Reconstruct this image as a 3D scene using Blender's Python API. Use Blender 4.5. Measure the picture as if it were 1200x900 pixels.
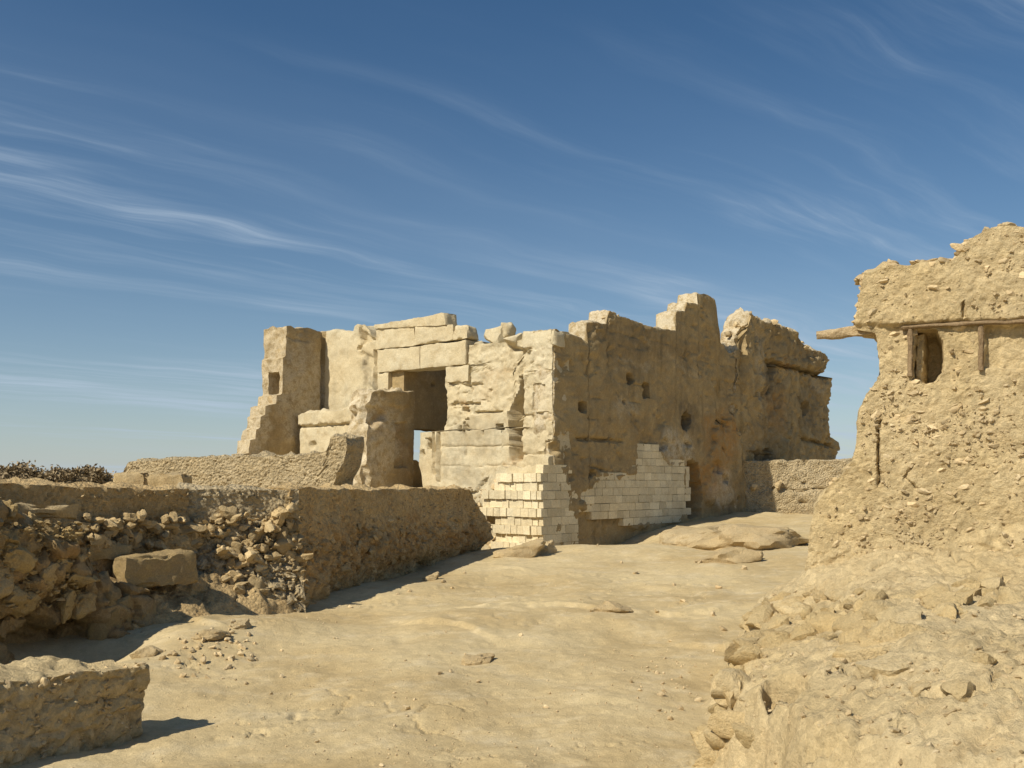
import bpy, bmesh, math, random
import numpy as np
from mathutils import Vector, Matrix, Euler

random.seed(7)
for o in list(bpy.data.objects):
    bpy.data.objects.remove(o)
scene = bpy.context.scene
COL = scene.collection

# ---------------------------------------------------------------- camera
F_PX = 1170.0
PITCH = math.radians(5.6)
EYE = 1.6
cam_d = bpy.data.cameras.new('camera')
cam = bpy.data.objects.new('camera', cam_d)
COL.objects.link(cam)
cam.location = (0, 0, EYE)
cam.rotation_euler = (math.pi / 2 + PITCH, 0, 0)
cam_d.sensor_width = 36.0
cam_d.lens = 36.0 * F_PX / 1200.0
cam_d.clip_end = 20000
scene.camera = cam

# ---------------------------------------------------------------- sun, sky, exposure
SUN_EL = math.radians(43.0)
SUN_AZ = math.radians(48.0)            # heading of the light, clockwise from +Y
heading = Vector((math.sin(SUN_AZ) * math.cos(SUN_EL), math.cos(SUN_AZ) * math.cos(SUN_EL), -math.sin(SUN_EL)))
sun_d = bpy.data.lights.new('sun', 'SUN')
sun_d.energy = 4.8
sun_d.angle = math.radians(0.53)
sun_d.color = (1.0, 0.925, 0.77)
sun = bpy.data.objects.new('sun', sun_d)
COL.objects.link(sun)
sun.location = (-20, -20, 30)
sun.rotation_euler = heading.to_track_quat('-Z', 'Y').to_euler()

world = bpy.data.worlds.new('World')
scene.world = world
world.use_nodes = True
wn = world.node_tree
for n in list(wn.nodes):
    wn.nodes.remove(n)
def N(tree, kind, **kw):
    n = tree.nodes.new(kind)
    for k, v in kw.items():
        if k.startswith('i_'):
            n.inputs[k[2:]].default_value = v
        else:
            setattr(n, k, v)
    return n
def L(tree, a, b):
    tree.links.new(a, b)
def M(tree, op, a, b=None, c=None, clamp=False):
    n = tree.nodes.new('ShaderNodeMath')
    n.operation = op
    n.use_clamp = clamp
    for i, x in enumerate((a, b, c)):
        if x is None:
            continue
        if isinstance(x, (int, float)):
            n.inputs[i].default_value = x
        else:
            tree.links.new(x, n.inputs[i])
    return n.outputs[0]
sky = N(wn, 'ShaderNodeTexSky', sky_type='NISHITA')
sky.sun_disc = False
sky.sun_elevation = SUN_EL
sky.sun_rotation = SUN_AZ + math.pi
sky.altitude = 200
sky.air_density = 1.0
sky.dust_density = 0.3
sky.ozone_density = 1.6
tc = N(wn, 'ShaderNodeTexCoord')
sep = N(wn, 'ShaderNodeSeparateXYZ')
L(wn, tc.outputs['Generated'], sep.inputs[0])
# high thin cirrus: the view direction is carried up to a flat layer of air
zc = M(wn, 'ADD', M(wn, 'MAXIMUM', sep.outputs['Z'], 0.0), 0.07)
comb = N(wn, 'ShaderNodeCombineXYZ')
L(wn, M(wn, 'DIVIDE', sep.outputs['X'], zc), comb.inputs[0]); L(wn, M(wn, 'DIVIDE', sep.outputs['Y'], zc), comb.inputs[1])
def wmap(vec, loc=(0, 0, 0), rot=0.0, sc=(1, 1, 1)):
    m = N(wn, 'ShaderNodeMapping')
    m.inputs['Location'].default_value = loc; m.inputs['Rotation'].default_value = (0, 0, rot); m.inputs['Scale'].default_value = sc
    L(wn, vec, m.inputs['Vector'])
    return m.outputs[0]
def wnoise(vec, sc, det, ro=0.55):
    n = N(wn, 'ShaderNodeTexNoise', i_Scale=sc, i_Detail=det, i_Roughness=ro)
    L(wn, vec, n.inputs['Vector'])
    return n
def wramp(x, a, b):
    r = N(wn, 'ShaderNodeMapRange'); r.interpolation_type = 'SMOOTHSTEP'
    r.inputs['From Min'].default_value = a; r.inputs['From Max'].default_value = b
    L(wn, x, r.inputs['Value'])
    return r.outputs[0]
wp = N(wn, 'ShaderNodeVectorMath', operation='SCALE'); wp.inputs['Scale'].default_value = 0.5
L(wn, wnoise(comb.outputs[0], 0.7, 3).outputs['Color'], wp.inputs[0])
va = N(wn, 'ShaderNodeVectorMath', operation='ADD')
L(wn, comb.outputs[0], va.inputs[0]); L(wn, wp.outputs[0], va.inputs[1])
turned = wmap(va.outputs[0], rot=math.radians(-40))
fib = wnoise(wmap(turned, loc=(1.1, 16.2, 0), sc=(0.5, 4.2, 1)), 1.0, 9, 0.6).outputs[0]
patch = wnoise(wmap(turned, loc=(34.9, 19.3, 0), sc=(0.28, 0.75, 1)), 1.0, 3).outputs[0]
cl = M(wn, 'MULTIPLY', wramp(fib, 0.40, 0.82), wramp(patch, 0.40, 0.64))
veil = wnoise(wmap(turned, loc=(1.7, 5.5, 0), sc=(0.16, 0.5, 1)), 1.0, 5).outputs[0]
cl = M(wn, 'ADD', M(wn, 'MULTIPLY', cl, 1.15), M(wn, 'MULTIPLY', wramp(veil, 0.40, 0.75), 0.16), clamp=True)
# thin dry-air veil that thickens towards the skyline
low_veil = M(wn, 'MULTIPLY', M(wn, 'POWER', 2.718, M(wn, 'MULTIPLY', M(wn, 'MAXIMUM', sep.outputs['Z'], 0.0), -6.5)), 0.52)
cl = M(wn, 'MAXIMUM', cl, M(wn, 'ADD', low_veil, M(wn, 'MULTIPLY', cl, 0.6), clamp=True))
hsv = N(wn, 'ShaderNodeHueSaturation', i_Saturation=1.3, i_Value=1.0)
L(wn, sky.outputs[0], hsv.inputs['Color'])
mixc = N(wn, 'ShaderNodeMix', data_type='RGBA')
L(wn, cl, mixc.inputs['Factor'])
L(wn, hsv.outputs[0], mixc.inputs['A'])
mixc.inputs['B'].default_value = (6.2, 7.6, 9.2, 1)
bg = N(wn, 'ShaderNodeBackground', i_Strength=0.068)
L(wn, mixc.outputs['Result'], bg.inputs['Color'])
wo = N(wn, 'ShaderNodeOutputWorld')
L(wn, bg.outputs[0], wo.inputs['Surface'])

scene.render.engine = 'CYCLES'
vs_ = scene.view_settings
vs_.view_transform = 'Standard'
try:
    vs_.look = 'None'
except Exception:
    pass
vs_.exposure = 0.12
vs_.gamma = 1.0
vs_.use_curve_mapping = False

# ---------------------------------------------------------------- numeric noise
def _hash(ix, iy, iz, seed):
    h = (ix.astype(np.int64) * 374761393 + iy.astype(np.int64) * 668265263 + iz.astype(np.int64) * 2147483647 + seed * 974634777) & 0xFFFFFFFF
    h = ((h ^ (h >> 13)) * 1274126177) & 0xFFFFFFFF
    h = ((h ^ (h >> 16)) * 2246822519) & 0xFFFFFFFF
    h = h ^ (h >> 15)
    return (h & 0xFFFFFF).astype(np.float64) / 16777216.0
def vnoise(x, y, z, seed=0):
    x, y, z = np.broadcast_arrays(np.asarray(x, float), np.asarray(y, float), np.asarray(z, float))
    fx, fy, fz = np.floor(x), np.floor(y), np.floor(z)
    tx, ty, tz = x - fx, y - fy, z - fz
    s = lambda t: t * t * t * (t * (t * 6 - 15) + 10)
    tx, ty, tz = s(tx), s(ty), s(tz)
    r = 0.0
    for dx in (0, 1):
        for dy in (0, 1):
            for dz in (0, 1):
                w = (tx if dx else 1 - tx) * (ty if dy else 1 - ty) * (tz if dz else 1 - tz)
                r = r + w * _hash(fx + dx, fy + dy, fz + dz, seed)
    return r * 2 - 1
def fbm(x, y, z=0.0, seed=0, octv=4, gain=0.5):
    r, a, f = 0.0, 1.0, 1.0
    for o in range(octv):
        r = r + a * vnoise(np.asarray(x) * f, np.asarray(y) * f, np.asarray(z) * f, seed + o * 17)
        a *= gain; f *= 2.03
    return r
def voro(x, y, size, seed=0, ay=1.0):
    """cells: distance to nearest, to second nearest (in cell units), and the cell's random number"""
    X = np.asarray(x) / size; Y = np.asarray(y) / (size * ay)
    fx, fy = np.floor(X), np.floor(Y)
    f1 = np.full(X.shape, 9.0); f2 = np.full(X.shape, 9.0); cid = np.zeros(X.shape)
    zero = np.zeros(X.shape)
    for dx in (-1, 0, 1):
        for dy in (-1, 0, 1):
            gx, gy = fx + dx, fy + dy
            px = gx + 0.1 + 0.8 * _hash(gx, gy, zero, seed)
            py = gy + 0.1 + 0.8 * _hash(gx, gy, zero, seed + 5)
            d = np.hypot(X - px, Y - py)
            c = _hash(gx, gy, zero, seed + 11)
            near = d < f1
            f2 = np.where(near, f1, np.minimum(f2, d))
            cid = np.where(near, c, cid)
            f1 = np.where(near, d, f1)
    return f1, f2, cid
def sstep(a, b, x):
    t = np.clip((x - a) / (b - a), 0, 1)
    return t * t * (3 - 2 * t)
def sdf_poly(u, v, pts):
    """signed distance, negative inside"""
    u = np.asarray(u, float); v = np.asarray(v, float)
    d = np.full(u.shape, 1e9); ins = np.zeros(u.shape, bool)
    n = len(pts)
    for i in range(n):
        ax, ay = pts[i]; bx, by = pts[(i + 1) % n]
        ex, ey = bx - ax, by - ay
        t = np.clip(((u - ax) * ex + (v - ay) * ey) / (ex * ex + ey * ey + 1e-12), 0, 1)
        d = np.minimum(d, np.hypot(u - ax - t * ex, v - ay - t * ey))
        c = ((ay > v) != (by > v))
        xi = ax + (v - ay) * ex / (ey if abs(ey) > 1e-12 else 1e-12)
        ins ^= c & (u < xi)
    return np.where(ins, -d, d)
def dist_line(u, v, pts):
    d = np.full(np.shape(u), 1e9)
    for (ax, ay), (bx, by) in zip(pts[:-1], pts[1:]):
        ex, ey = bx - ax, by - ay
        t = np.clip(((u - ax) * ex + (v - ay) * ey) / (ex * ex + ey * ey + 1e-12), 0, 1)
        d = np.minimum(d, np.hypot(u - ax - t * ex, v - ay - t * ey))
    return d

# ---------------------------------------------------------------- from picture to place
def ray(px, py):
    a = (px - 600) / F_PX; b = (450 - py) / F_PX
    return np.array([a, math.cos(PITCH) - b * math.sin(PITCH), math.sin(PITCH) + b * math.cos(PITCH)])
def at(px, py, y):
    r = ray(px, py)
    p = r * (y / r[1])
    return np.array([p[0], p[1], p[2] + EYE])
class Plane:
    """an upright plane: origin (x, y), direction along the wall, outward normal"""
    def __init__(s, o, d, n):
        s.o = np.array(o, float); s.d = np.array(d, float) / np.linalg.norm(d)
        nn = np.array([s.d[1], -s.d[0]])
        s.n = nn if np.dot(nn, n) > 0 else -nn
    def off(s, w, u=0.0):
        return Plane(s.o + s.n * w + s.d * u, s.d, s.n)
    def uv(s, px, py):
        r = ray(px, py)
        t = np.dot(s.o, s.n) / np.dot(r[:2], s.n)
        p = r * t
        return float(np.dot(p[:2] - s.o, s.d)), float(p[2] + EYE)
    def u(s, px):
        return s.uv(px, 565)[0]
    def pts(s, l):
        return [s.uv(*p) for p in l]
    def P(s, u, v, w=0.0):
        u, v, w = np.broadcast_arrays(np.asarray(u, float), np.asarray(v, float), np.asarray(w, float))
        return np.stack([s.o[0] + s.d[0] * u + s.n[0] * w, s.o[1] + s.d[1] * u + s.n[1] * w, v], -1)
    @property
    def rz(s):
        return math.atan2(s.d[1], s.d[0])

# ---------------------------------------------------------------- materials
def mat_stone(name, c1, c2, c3, scale=1.0, bump=0.5, grain=1.0, streak=0.0, rough=0.93, vary=0.0, peb=0.0, dist=0.02, speck=0.0, soft=1.0):
    m = bpy.data.materials.new(name)
    m.use_nodes = True
    t = m.node_tree
    for n in list(t.nodes):
        t.nodes.remove(n)
    out = N(t, 'ShaderNodeOutputMaterial')
    bs = N(t, 'ShaderNodeBsdfPrincipled', i_Roughness=rough)
    bs.inputs['Specular IOR Level'].default_value = 0.15
    L(t, bs.outputs[0], out.inputs[0])
    geo = N(t, 'ShaderNodeNewGeometry')
    pos = geo.outputs['Position']
    def noise(sc, det=5.0, ro=0.6, vec=None):
        n = N(t, 'ShaderNodeTexNoise', i_Scale=sc, i_Detail=det, i_Roughness=ro)
        L(t, vec or pos, n.inputs['Vector'])
        return n.outputs[0]
    def ramp(x, a, b):
        r = N(t, 'ShaderNodeMapRange'); r.interpolation_type = 'SMOOTHSTEP'
        r.inputs['From Min'].default_value = a; r.inputs['From Max'].default_value = b
        L(t, x, r.inputs['Value'])
        return r.outputs[0]
    def mix(f, a, b):
        x = N(t, 'ShaderNodeMix', data_type='RGBA')
        if isinstance(f, float): x.inputs['Factor'].default_value = f
        else: L(t, f, x.inputs['Factor'])
        for s, v in (('A', a), ('B', b)):
            if isinstance(v, tuple): x.inputs[s].default_value = (*v, 1)
            else: L(t, v, x.inputs[s])
        return x.outputs['Result']
    n1 = noise(0.8 * scale, 6, 0.62)
    n2 = noise(5.0 * scale, 6, 0.65)
    n3 = noise(28.0 * scale, 4, 0.6)
    col = mix(ramp(n1, 0.36, 0.64), c1, c2)
    col = mix(ramp(n2, 0.46, 0.78), col, c3)
    if streak:
        mp = N(t, 'ShaderNodeMapping'); mp.inputs['Scale'].default_value = (3.2, 3.2, 0.35)
        L(t, pos, mp.inputs['Vector'])
        s = noise(1.0, 5, 0.65, mp.outputs[0])
        f = M(t, 'MULTIPLY', ramp(s, 0.5, 0.72), streak)
        col = mix(f, col, tuple(0.45 * a for a in c2))
    # grain: each point a little lighter or darker
    n4 = noise(90.0, 3, 0.7)
    g = M(t, 'MULTIPLY_ADD', M(t, 'SUBTRACT', n3, 0.5), 0.6 * grain, 1.0)
    g = M(t, 'MULTIPLY', g, M(t, 'MULTIPLY_ADD', M(t, 'SUBTRACT', n4, 0.5), 0.75 * grain, 1.0))
    nb = noise(2.1 * scale, 3, 0.5)
    g = M(t, 'MULTIPLY', g, M(t, 'MULTIPLY_ADD', M(t, 'SUBTRACT', nb, 0.5), 0.35 * grain, 1.0))
    if speck:
        vo = N(t, 'ShaderNodeTexVoronoi', i_Scale=22.0 * scale)
        L(t, pos, vo.inputs['Vector'])
        sx = N(t, 'ShaderNodeSeparateColor'); L(t, vo.outputs['Color'], sx.inputs[0])
        g = M(t, 'MULTIPLY', g, M(t, 'MULTIPLY_ADD', M(t, 'SUBTRACT', sx.outputs[0], 0.5), speck, 1.0))
    if vary:
        oi = N(t, 'ShaderNodeObjectInfo')
        g = M(t, 'MULTIPLY', g, M(t, 'MULTIPLY_ADD', M(t, 'SUBTRACT', oi.outputs['Random'], 0.5), vary, 1.0))
        isl = M(t, 'MULTIPLY_ADD', M(t, 'SUBTRACT', geo.outputs['Random Per Island'], 0.5), vary * 1.2, 1.0)
        g = M(t, 'MULTIPLY', g, isl)
        wnz = N(t, 'ShaderNodeTexWhiteNoise', noise_dimensions='1D')
        L(t, M(t, 'ADD', oi.outputs['Random'], geo.outputs['Random Per Island']), wnz.inputs['W'])
        col = mix(M(t, 'MULTIPLY', wnz.outputs['Value'], 0.5), col, c3)
    # stains with a shape of their own: red channel ochre, green channel soot, blue channel bare pale stone
    at_ = N(t, 'ShaderNodeAttribute', attribute_name='stain')
    sc_ = N(t, 'ShaderNodeSeparateColor'); L(t, at_.outputs['Color'], sc_.inputs[0])
    brk = noise(7.0, 5, 0.7)
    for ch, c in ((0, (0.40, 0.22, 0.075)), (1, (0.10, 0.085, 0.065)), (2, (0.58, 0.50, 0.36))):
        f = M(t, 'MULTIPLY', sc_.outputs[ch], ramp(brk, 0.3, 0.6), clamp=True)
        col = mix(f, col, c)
    mul = N(t, 'ShaderNodeVectorMath', operation='SCALE')
    L(t, col, mul.inputs[0]); L(t, g, mul.inputs['Scale'])
    L(t, mul.outputs[0], bs.inputs['Base Color'])
    h = M(t, 'ADD', M(t, 'MULTIPLY', noise(11.0 * scale, 7, 0.68), soft), M(t, 'MULTIPLY', noise(55.0, 5, 0.75), 0.55 + 0.5 * (1 - soft)))
    if peb:
        vo = N(t, 'ShaderNodeTexVoronoi', i_Scale=26.0 * scale, feature='SMOOTH_F1')
        vo.inputs['Smoothness'].default_value = 0.35
        L(t, pos, vo.inputs['Vector'])
        h = M(t, 'ADD', h, M(t, 'MULTIPLY', M(t, 'SUBTRACT', 1.0, vo.outputs['Distance']), peb))
    b = N(t, 'ShaderNodeBump', i_Strength=bump, i_Distance=dist)
    L(t, h, b.inputs['Height'])
    L(t, b.outputs[0], bs.inputs['Normal'])
    return m

MT = {}
MT['ground'] = mat_stone('sand', (0.475, 0.355, 0.18), (0.565, 0.45, 0.255), (0.585, 0.48, 0.30), 0.5, 0.7, 0.7, dist=0.03, speck=0.10)
MT['facade'] = mat_stone('pale_limestone', (0.56, 0.465, 0.295), (0.60, 0.525, 0.365), (0.47, 0.375, 0.225), 1.0, 0.8, 0.8, streak=0.18, dist=0.03)
MT['side'] = mat_stone('weathered_plaster', (0.40, 0.298, 0.152), (0.325, 0.238, 0.122), (0.47, 0.355, 0.195), 1.0, 0.8, 1.1, streak=0.4, dist=0.03)
MT['brick'] = mat_stone('cut_limestone', (0.70, 0.595, 0.39), (0.74, 0.65, 0.45), (0.60, 0.49, 0.30), 1.0, 0.9, 1.0, streak=0.25, vary=0.26)
MT['mortar'] = mat_stone('lime_mortar', (0.58, 0.48, 0.31), (0.52, 0.42, 0.26), (0.62, 0.52, 0.35), 1.0, 0.6, 0.8)
MT['dash'] = mat_stone('pebbly_mortar', (0.47, 0.37, 0.22), (0.51, 0.41, 0.255), (0.39, 0.30, 0.17), 1.0, 1.0, 1.0, peb=0.9, dist=0.045, speck=0.35)
MT['mud'] = mat_stone('mud_and_stone', (0.56, 0.43, 0.23), (0.60, 0.475, 0.275), (0.50, 0.375, 0.20), 1.0, 0.8, 0.85, peb=0.25, dist=0.035, speck=0.25, soft=0.3)
MT['darkmud'] = mat_stone('weathered_mud_and_stone', (0.53, 0.38, 0.19), (0.58, 0.425, 0.22), (0.48, 0.315, 0.14), 1.0, 1.0, 1.1, peb=0.6, dist=0.045, speck=0.3)
MT['pile'] = mat_stone('brown_rubble_mud', (0.36, 0.255, 0.13), (0.41, 0.30, 0.16), (0.44, 0.31, 0.14), 1.4, 1.0, 1.0, dist=0.04, speck=0.2)
MT['brownrock'] = mat_stone('brown_rock', (0.38, 0.275, 0.14), (0.43, 0.32, 0.17), (0.46, 0.33, 0.14), 1.6, 1.0, 1.0, dist=0.03, vary=0.2)
MT['stone'] = mat_stone('rubble_stone', (0.53, 0.41, 0.235), (0.59, 0.475, 0.295), (0.46, 0.335, 0.18), 2.0, 0.7, 0.8, vary=0.34)
MT['rock'] = mat_stone('sand_coloured_rock', (0.50, 0.38, 0.205), (0.55, 0.43, 0.25), (0.43, 0.31, 0.16), 1.5, 1.0, 0.9, dist=0.035, vary=0.2)
MT['bankrock'] = mat_stone('ochre_rock', (0.56, 0.43, 0.225), (0.60, 0.475, 0.275), (0.53, 0.38, 0.18), 1.5, 1.0, 0.9, dist=0.035, vary=0.14)
MT['beam'] = mat_stone('mud_caked_wood', (0.44, 0.33, 0.19), (0.50, 0.39, 0.24), (0.34, 0.24, 0.13), 3.0, 1.0, 1.0)
MT['wallstone'] = mat_stone('brown_wall_stone', (0.47, 0.35, 0.185), (0.53, 0.405, 0.225), (0.42, 0.295, 0.14), 2.0, 0.9, 0.9, dist=0.03, vary=0.4)
MT['wood'] = mat_stone('dry_palm_wood', (0.25, 0.175, 0.10), (0.30, 0.215, 0.125), (0.18, 0.12, 0.065), 3.0, 0.8, 1.0)
MT['bark'] = mat_stone('dry_bark', (0.16, 0.11, 0.07), (0.20, 0.14, 0.09), (0.12, 0.08, 0.05), 3.0, 0.6, 1.0)

# ---------------------------------------------------------------- objects
def mesh_np(name, verts, faces, smooth=True, stain=None, angle=None):
    me = bpy.data.meshes.new(name)
    verts = np.asarray(verts, np.float32); faces = np.asarray(faces, np.int32)
    nf, k = faces.shape
    me.vertices.add(len(verts)); me.vertices.foreach_set('co', verts.ravel())
    me.loops.add(nf * k); me.loops.foreach_set('vertex_index', faces.ravel())
    me.polygons.add(nf); me.polygons.foreach_set('loop_start', np.arange(0, nf * k, k, dtype=np.int32))
    me.polygons.foreach_set('loop_total', np.full(nf, k, np.int32))
    me.update(calc_edges=True)
    me.polygons.foreach_set('use_smooth', np.full(nf, smooth))
    if stain is not None:
        a = me.attributes.new('stain', 'FLOAT_COLOR', 'POINT')
        a.data.foreach_set('color', np.asarray(stain, np.float32).ravel())
    if angle is not None:
        me.set_sharp_from_angle(angle=math.radians(angle))
    return me
def link(name, data, mat=None, parent=None, loc=None, rot=None, scale=None):
    o = bpy.data.objects.new(name, data)
    COL.objects.link(o)
    if mat is not None and data is not None and len(data.materials) == 0:
        data.materials.append(MT[mat] if isinstance(mat, str) else mat)
    if parent is not None:
        o.parent = parent
    if loc is not None: o.location = loc
    if rot is not None: o.rotation_euler = rot
    if scale is not None: o.scale = scale
    return o
def tag(o, label, cat, group=None):
    o['label'] = label; o['category'] = cat; o['kind'] = 'thing'
    if group: o['group'] = group
    return o
def thing(name, label, cat, loc, group=None):
    return tag(link(name, None, loc=tuple(float(x) for x in loc)), label, cat, group)
def part(name, me, mat, parent):
    """a mesh given in world coordinates, hung under a thing's empty"""
    o = link(name, me, mat, parent)
    if parent.parent is None and parent.type == 'EMPTY':
        o.location = -Vector(parent.location)
    return o
def local(parent, p):
    """world position -> location under this parent (empties carry an offset, their parts do not)"""
    p = Vector([float(x) for x in p])
    if parent is None: return p
    if parent.type == 'EMPTY': return p - Vector(parent.location)
    return p

def stain_of(u, v, spots, seed=3):
    st = np.zeros((len(u), 4)); st[:, 3] = 1
    if not spots: return st
    wu = u + 0.22 * fbm(u * 2.2, v * 2.2, 0, seed, 4); wv = v + 0.22 * fbm(u * 2.2, v * 2.2, 5, seed + 9, 4)
    for ch, cu, cv, ru, rv, s in spots:
        d = np.hypot((wu - cu) / ru, (wv - cv) / rv)
        st[:, ch] = np.maximum(st[:, ch], s * (1 - sstep(0.55, 1.15, d)))
    return st

def relief(name, pl, top, uL, uR, zb, thick, res, disp, mat, parent, warp=0.02, spots=None, capL=None, capR=None, nk=None, toprough=0.04, seed=1, wscale=3.0, pale=0.0):
    """a standing wall: face with relief, ragged top with its own breadth, both ends and the back.
    top: [(u, z)], uL/uR: number or [(z, u)] ; disp(u, z) -> outward"""
    tu = np.array([p[0] for p in top]); tv = np.array([p[1] for p in top])
    o = np.argsort(tu, kind='stable'); tu, tv = tu[o], tv[o]
    def edge(e):
        if isinstance(e, (int, float)): return lambda v: np.full(np.shape(v), float(e))
        e = sorted(e); ev = np.array([a[0] for a in e]); eu = np.array([a[1] for a in e])
        return lambda v: np.interp(v, ev, eu)
    eL, eR = edge(uL), edge(uR)
    thf = (lambda u: np.interp(u, [a[0] for a in thick], [a[1] for a in thick])) if isinstance(thick, list) else (lambda u: np.full(np.shape(u), float(thick)))
    l0 = float(eL(np.array(1e3))); r0 = float(eR(np.array(1e3)))
    wid = abs(r0 - l0)
    ns = max(8, int(wid / res) + 1); hmax = tv.max() - zb
    nt = max(6, int(hmax / res) + 1)
    s = np.linspace(0, 1, ns)
    # put columns on both sides of each jump in the top line
    un = l0 + s * (r0 - l0)
    topv = np.interp(un, tu, tv)
    t = np.linspace(0, 1, nt)
    V = zb + t[None, :] * (topv[:, None] - zb)
    U = eL(V) + s[:, None] * (eR(V) - eL(V))
    D = disp(U, V)
    # the face comes back to the plane at the very rim so that edges stay worn
    front = pl.P(U, V, D)
    TH = thf(U)
    back = pl.P(U, V, -TH + 0.04 * fbm(U * 2, V * 2, 3.3, seed + 40, 3))
    if nk is None: nk = max(3, int(TH.max() / max(res, 0.06)))
    k = np.linspace(0, 1, nk + 1)
    win = np.sin(np.pi * np.clip(k, 0, 1)) ** 0.5
    def lerp(a, b):
        return a[:, None, :] * (1 - k)[None, :, None] + b[:, None, :] * k[None, :, None]
    rim = lerp(front[:, -1], back[:, -1])
    rim[:, :, 2] += win[None, :] * toprough * (0.3 + fbm(rim[:, :, 0] * 5, rim[:, :, 1] * 5, 0, seed + 60, 4))
    def cap(col, fn, sg):
        c = lerp(front[col], back[col])
        w = win[None, :]
        nz = toprough * fbm(c[:, :, 0] * 4, c[:, :, 1] * 4, c[:, :, 2] * 4, seed + 80, 4)
        if fn is not None:
            nz = nz + fn(V[col][:, None] + 0 * k[None, :], (TH[col][:, None]) * k[None, :])
        dsg = sg * w * nz
        c[:, :, 0] += pl.d[0] * dsg; c[:, :, 1] += pl.d[1] * dsg
        return c
    sgn = 1.0 if r0 > l0 else -1.0
    c0 = cap(0, capL, -sgn); c1 = cap(ns - 1, capR, sgn)
    c0[-1] = rim[0]; c1[-1] = rim[-1]
    verts, faces, UU, VV, base = [], [], [], [], 0
    PALE = []
    for g, gu, gv in ((front, U, V), (back, U, V), (rim, np.repeat(U[:, -1:], nk + 1, 1), rim[:, :, 2]), (c0, np.repeat(U[0][:, None], nk + 1, 1), c0[:, :, 2]), (c1, np.repeat(U[-1][:, None], nk + 1, 1), c1[:, :, 2])):
        a, b = g.shape[:2]
        idx = np.arange(a * b).reshape(a, b) + base
        q = np.stack([idx[:-1, :-1], idx[1:, :-1], idx[1:, 1:], idx[:-1, 1:]], -1).reshape(-1, 4)
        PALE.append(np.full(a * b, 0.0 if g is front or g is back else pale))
        verts.append(g.reshape(-1, 3)); faces.append(q); UU.append(gu.ravel()); VV.append(gv.ravel()); base += a * b
    verts = np.concatenate(verts); faces = np.concatenate(faces)
    if warp:
        f = wscale
        w = np.stack([fbm(verts[:, 0] * f, verts[:, 1] * f, verts[:, 2] * f, seed + 100 + 31 * ax, 4) for ax in range(3)], -1)
        verts = verts + warp * w
    st = stain_of(np.concatenate(UU), np.concatenate(VV), spots, seed)
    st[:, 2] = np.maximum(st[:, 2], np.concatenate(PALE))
    me = mesh_np(name, verts, faces, True, st)
    bm = bmesh.new(); bm.from_mesh(me)
    bmesh.ops.remove_doubles(bm, verts=bm.verts, dist=0.0004)
    bmesh.ops.recalc_face_normals(bm, faces=bm.faces)
    bm.to_mesh(me); bm.free()
    me.set_sharp_from_angle(angle=math.radians(48))
    if parent is None:
        return link(name, me, mat)
    return part(name, me, mat, parent)

def feat_poly(pl, px, depth, soft=0.03, rough=0.03, seed=5):
    pts = pl.pts(px)
    def f(u, v):
        wu = u + rough * fbm(u * 6, v * 6, 1, seed, 3); wv = v + rough * fbm(u * 6, v * 6, 7, seed, 3)
        return depth * (1 - sstep(-soft, soft * 0.4, sdf_poly(wu, wv, pts)))
    return f
def feat_line(pl, px, depth, width=0.02, rough=0.012, seed=5):
    pts = pl.pts(px)
    def f(u, v):
        wu = u + rough * fbm(u * 9, v * 9, 1, seed, 3); wv = v + rough * fbm(u * 9, v * 9, 7, seed, 3)
        return depth * (1 - sstep(width * 0.4, width, dist_line(wu, wv, pts)))
    return f
def feat_hole(pl, px, py, rx, ry, depth, seed=5):
    n = 10
    return feat_poly(pl, [(px + rx * math.cos(2 * math.pi * i / n), py + ry * math.sin(2 * math.pi * i / n)) for i in range(n)], depth, 0.04, 0.03, seed)
def mkdisp(base, feats):
    def f(u, v):
        d = base(u, v)
        for x in feats:
            d = d + x(u, v)
        return d
    return f
def base_plaster(amp, seed):
    return lambda u, v: amp * fbm(u * 0.9, v * 0.9, 0, seed, 6, 0.52) + amp * 0.35 * fbm(u * 6, v * 6, 0, seed + 3, 4, 0.6)
def base_pebble(seed, a=0.03, size=0.07, b=0.012):
    def f(u, v):
        wu = u + 0.02 * fbm(u * 7, v * 7, 0, seed + 5, 3); wv = v + 0.02 * fbm(u * 7, v * 7, 3, seed + 6, 3)
        r = a * 0.6 * fbm(u * 1.1, v * 1.1, 0, seed, 5) + 0.16 * a * fbm(u * 12, v * 12, 0, seed + 8, 5, 0.7)
        for k, (sz, am) in enumerate(((size, b), (size * 0.55, b * 0.6))):
            f1, f2, c = voro(wu, wv, sz, seed + 13 * k, 0.75)
            on = c > 0.45
            r = r + am * np.where(on, (1 - sstep(0.25, 0.46, f1)) * (0.4 + c), 0.0)
        return r
    return f
def _mask(u, v, seed):
    return 0.5 + 0.5 * fbm(u * 2.2, v * 2.2, 4, seed + 77, 3)
def base_rubble(seed, size=0.22, a=0.05, groove=0.06, ay=0.7):
    def f(u, v):
        wu = u + 0.25 * size * fbm(u * 5, v * 5, 0, seed + 5, 3); wv = v + 0.25 * size * fbm(u * 5, v * 5, 3, seed + 6, 3)
        f1, f2, c = voro(wu, wv, size, seed, ay)
        e = f2 - f1
        return a * (c - 0.5) * 1.5 + a * fbm(u * 1.2, v * 1.2, 0, seed, 4) - groove * (1 - sstep(0.0, 0.28, e)) + 0.25 * a * fbm(u * 9, v * 9, 0, seed + 8, 4, 0.6)
    return f

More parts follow.
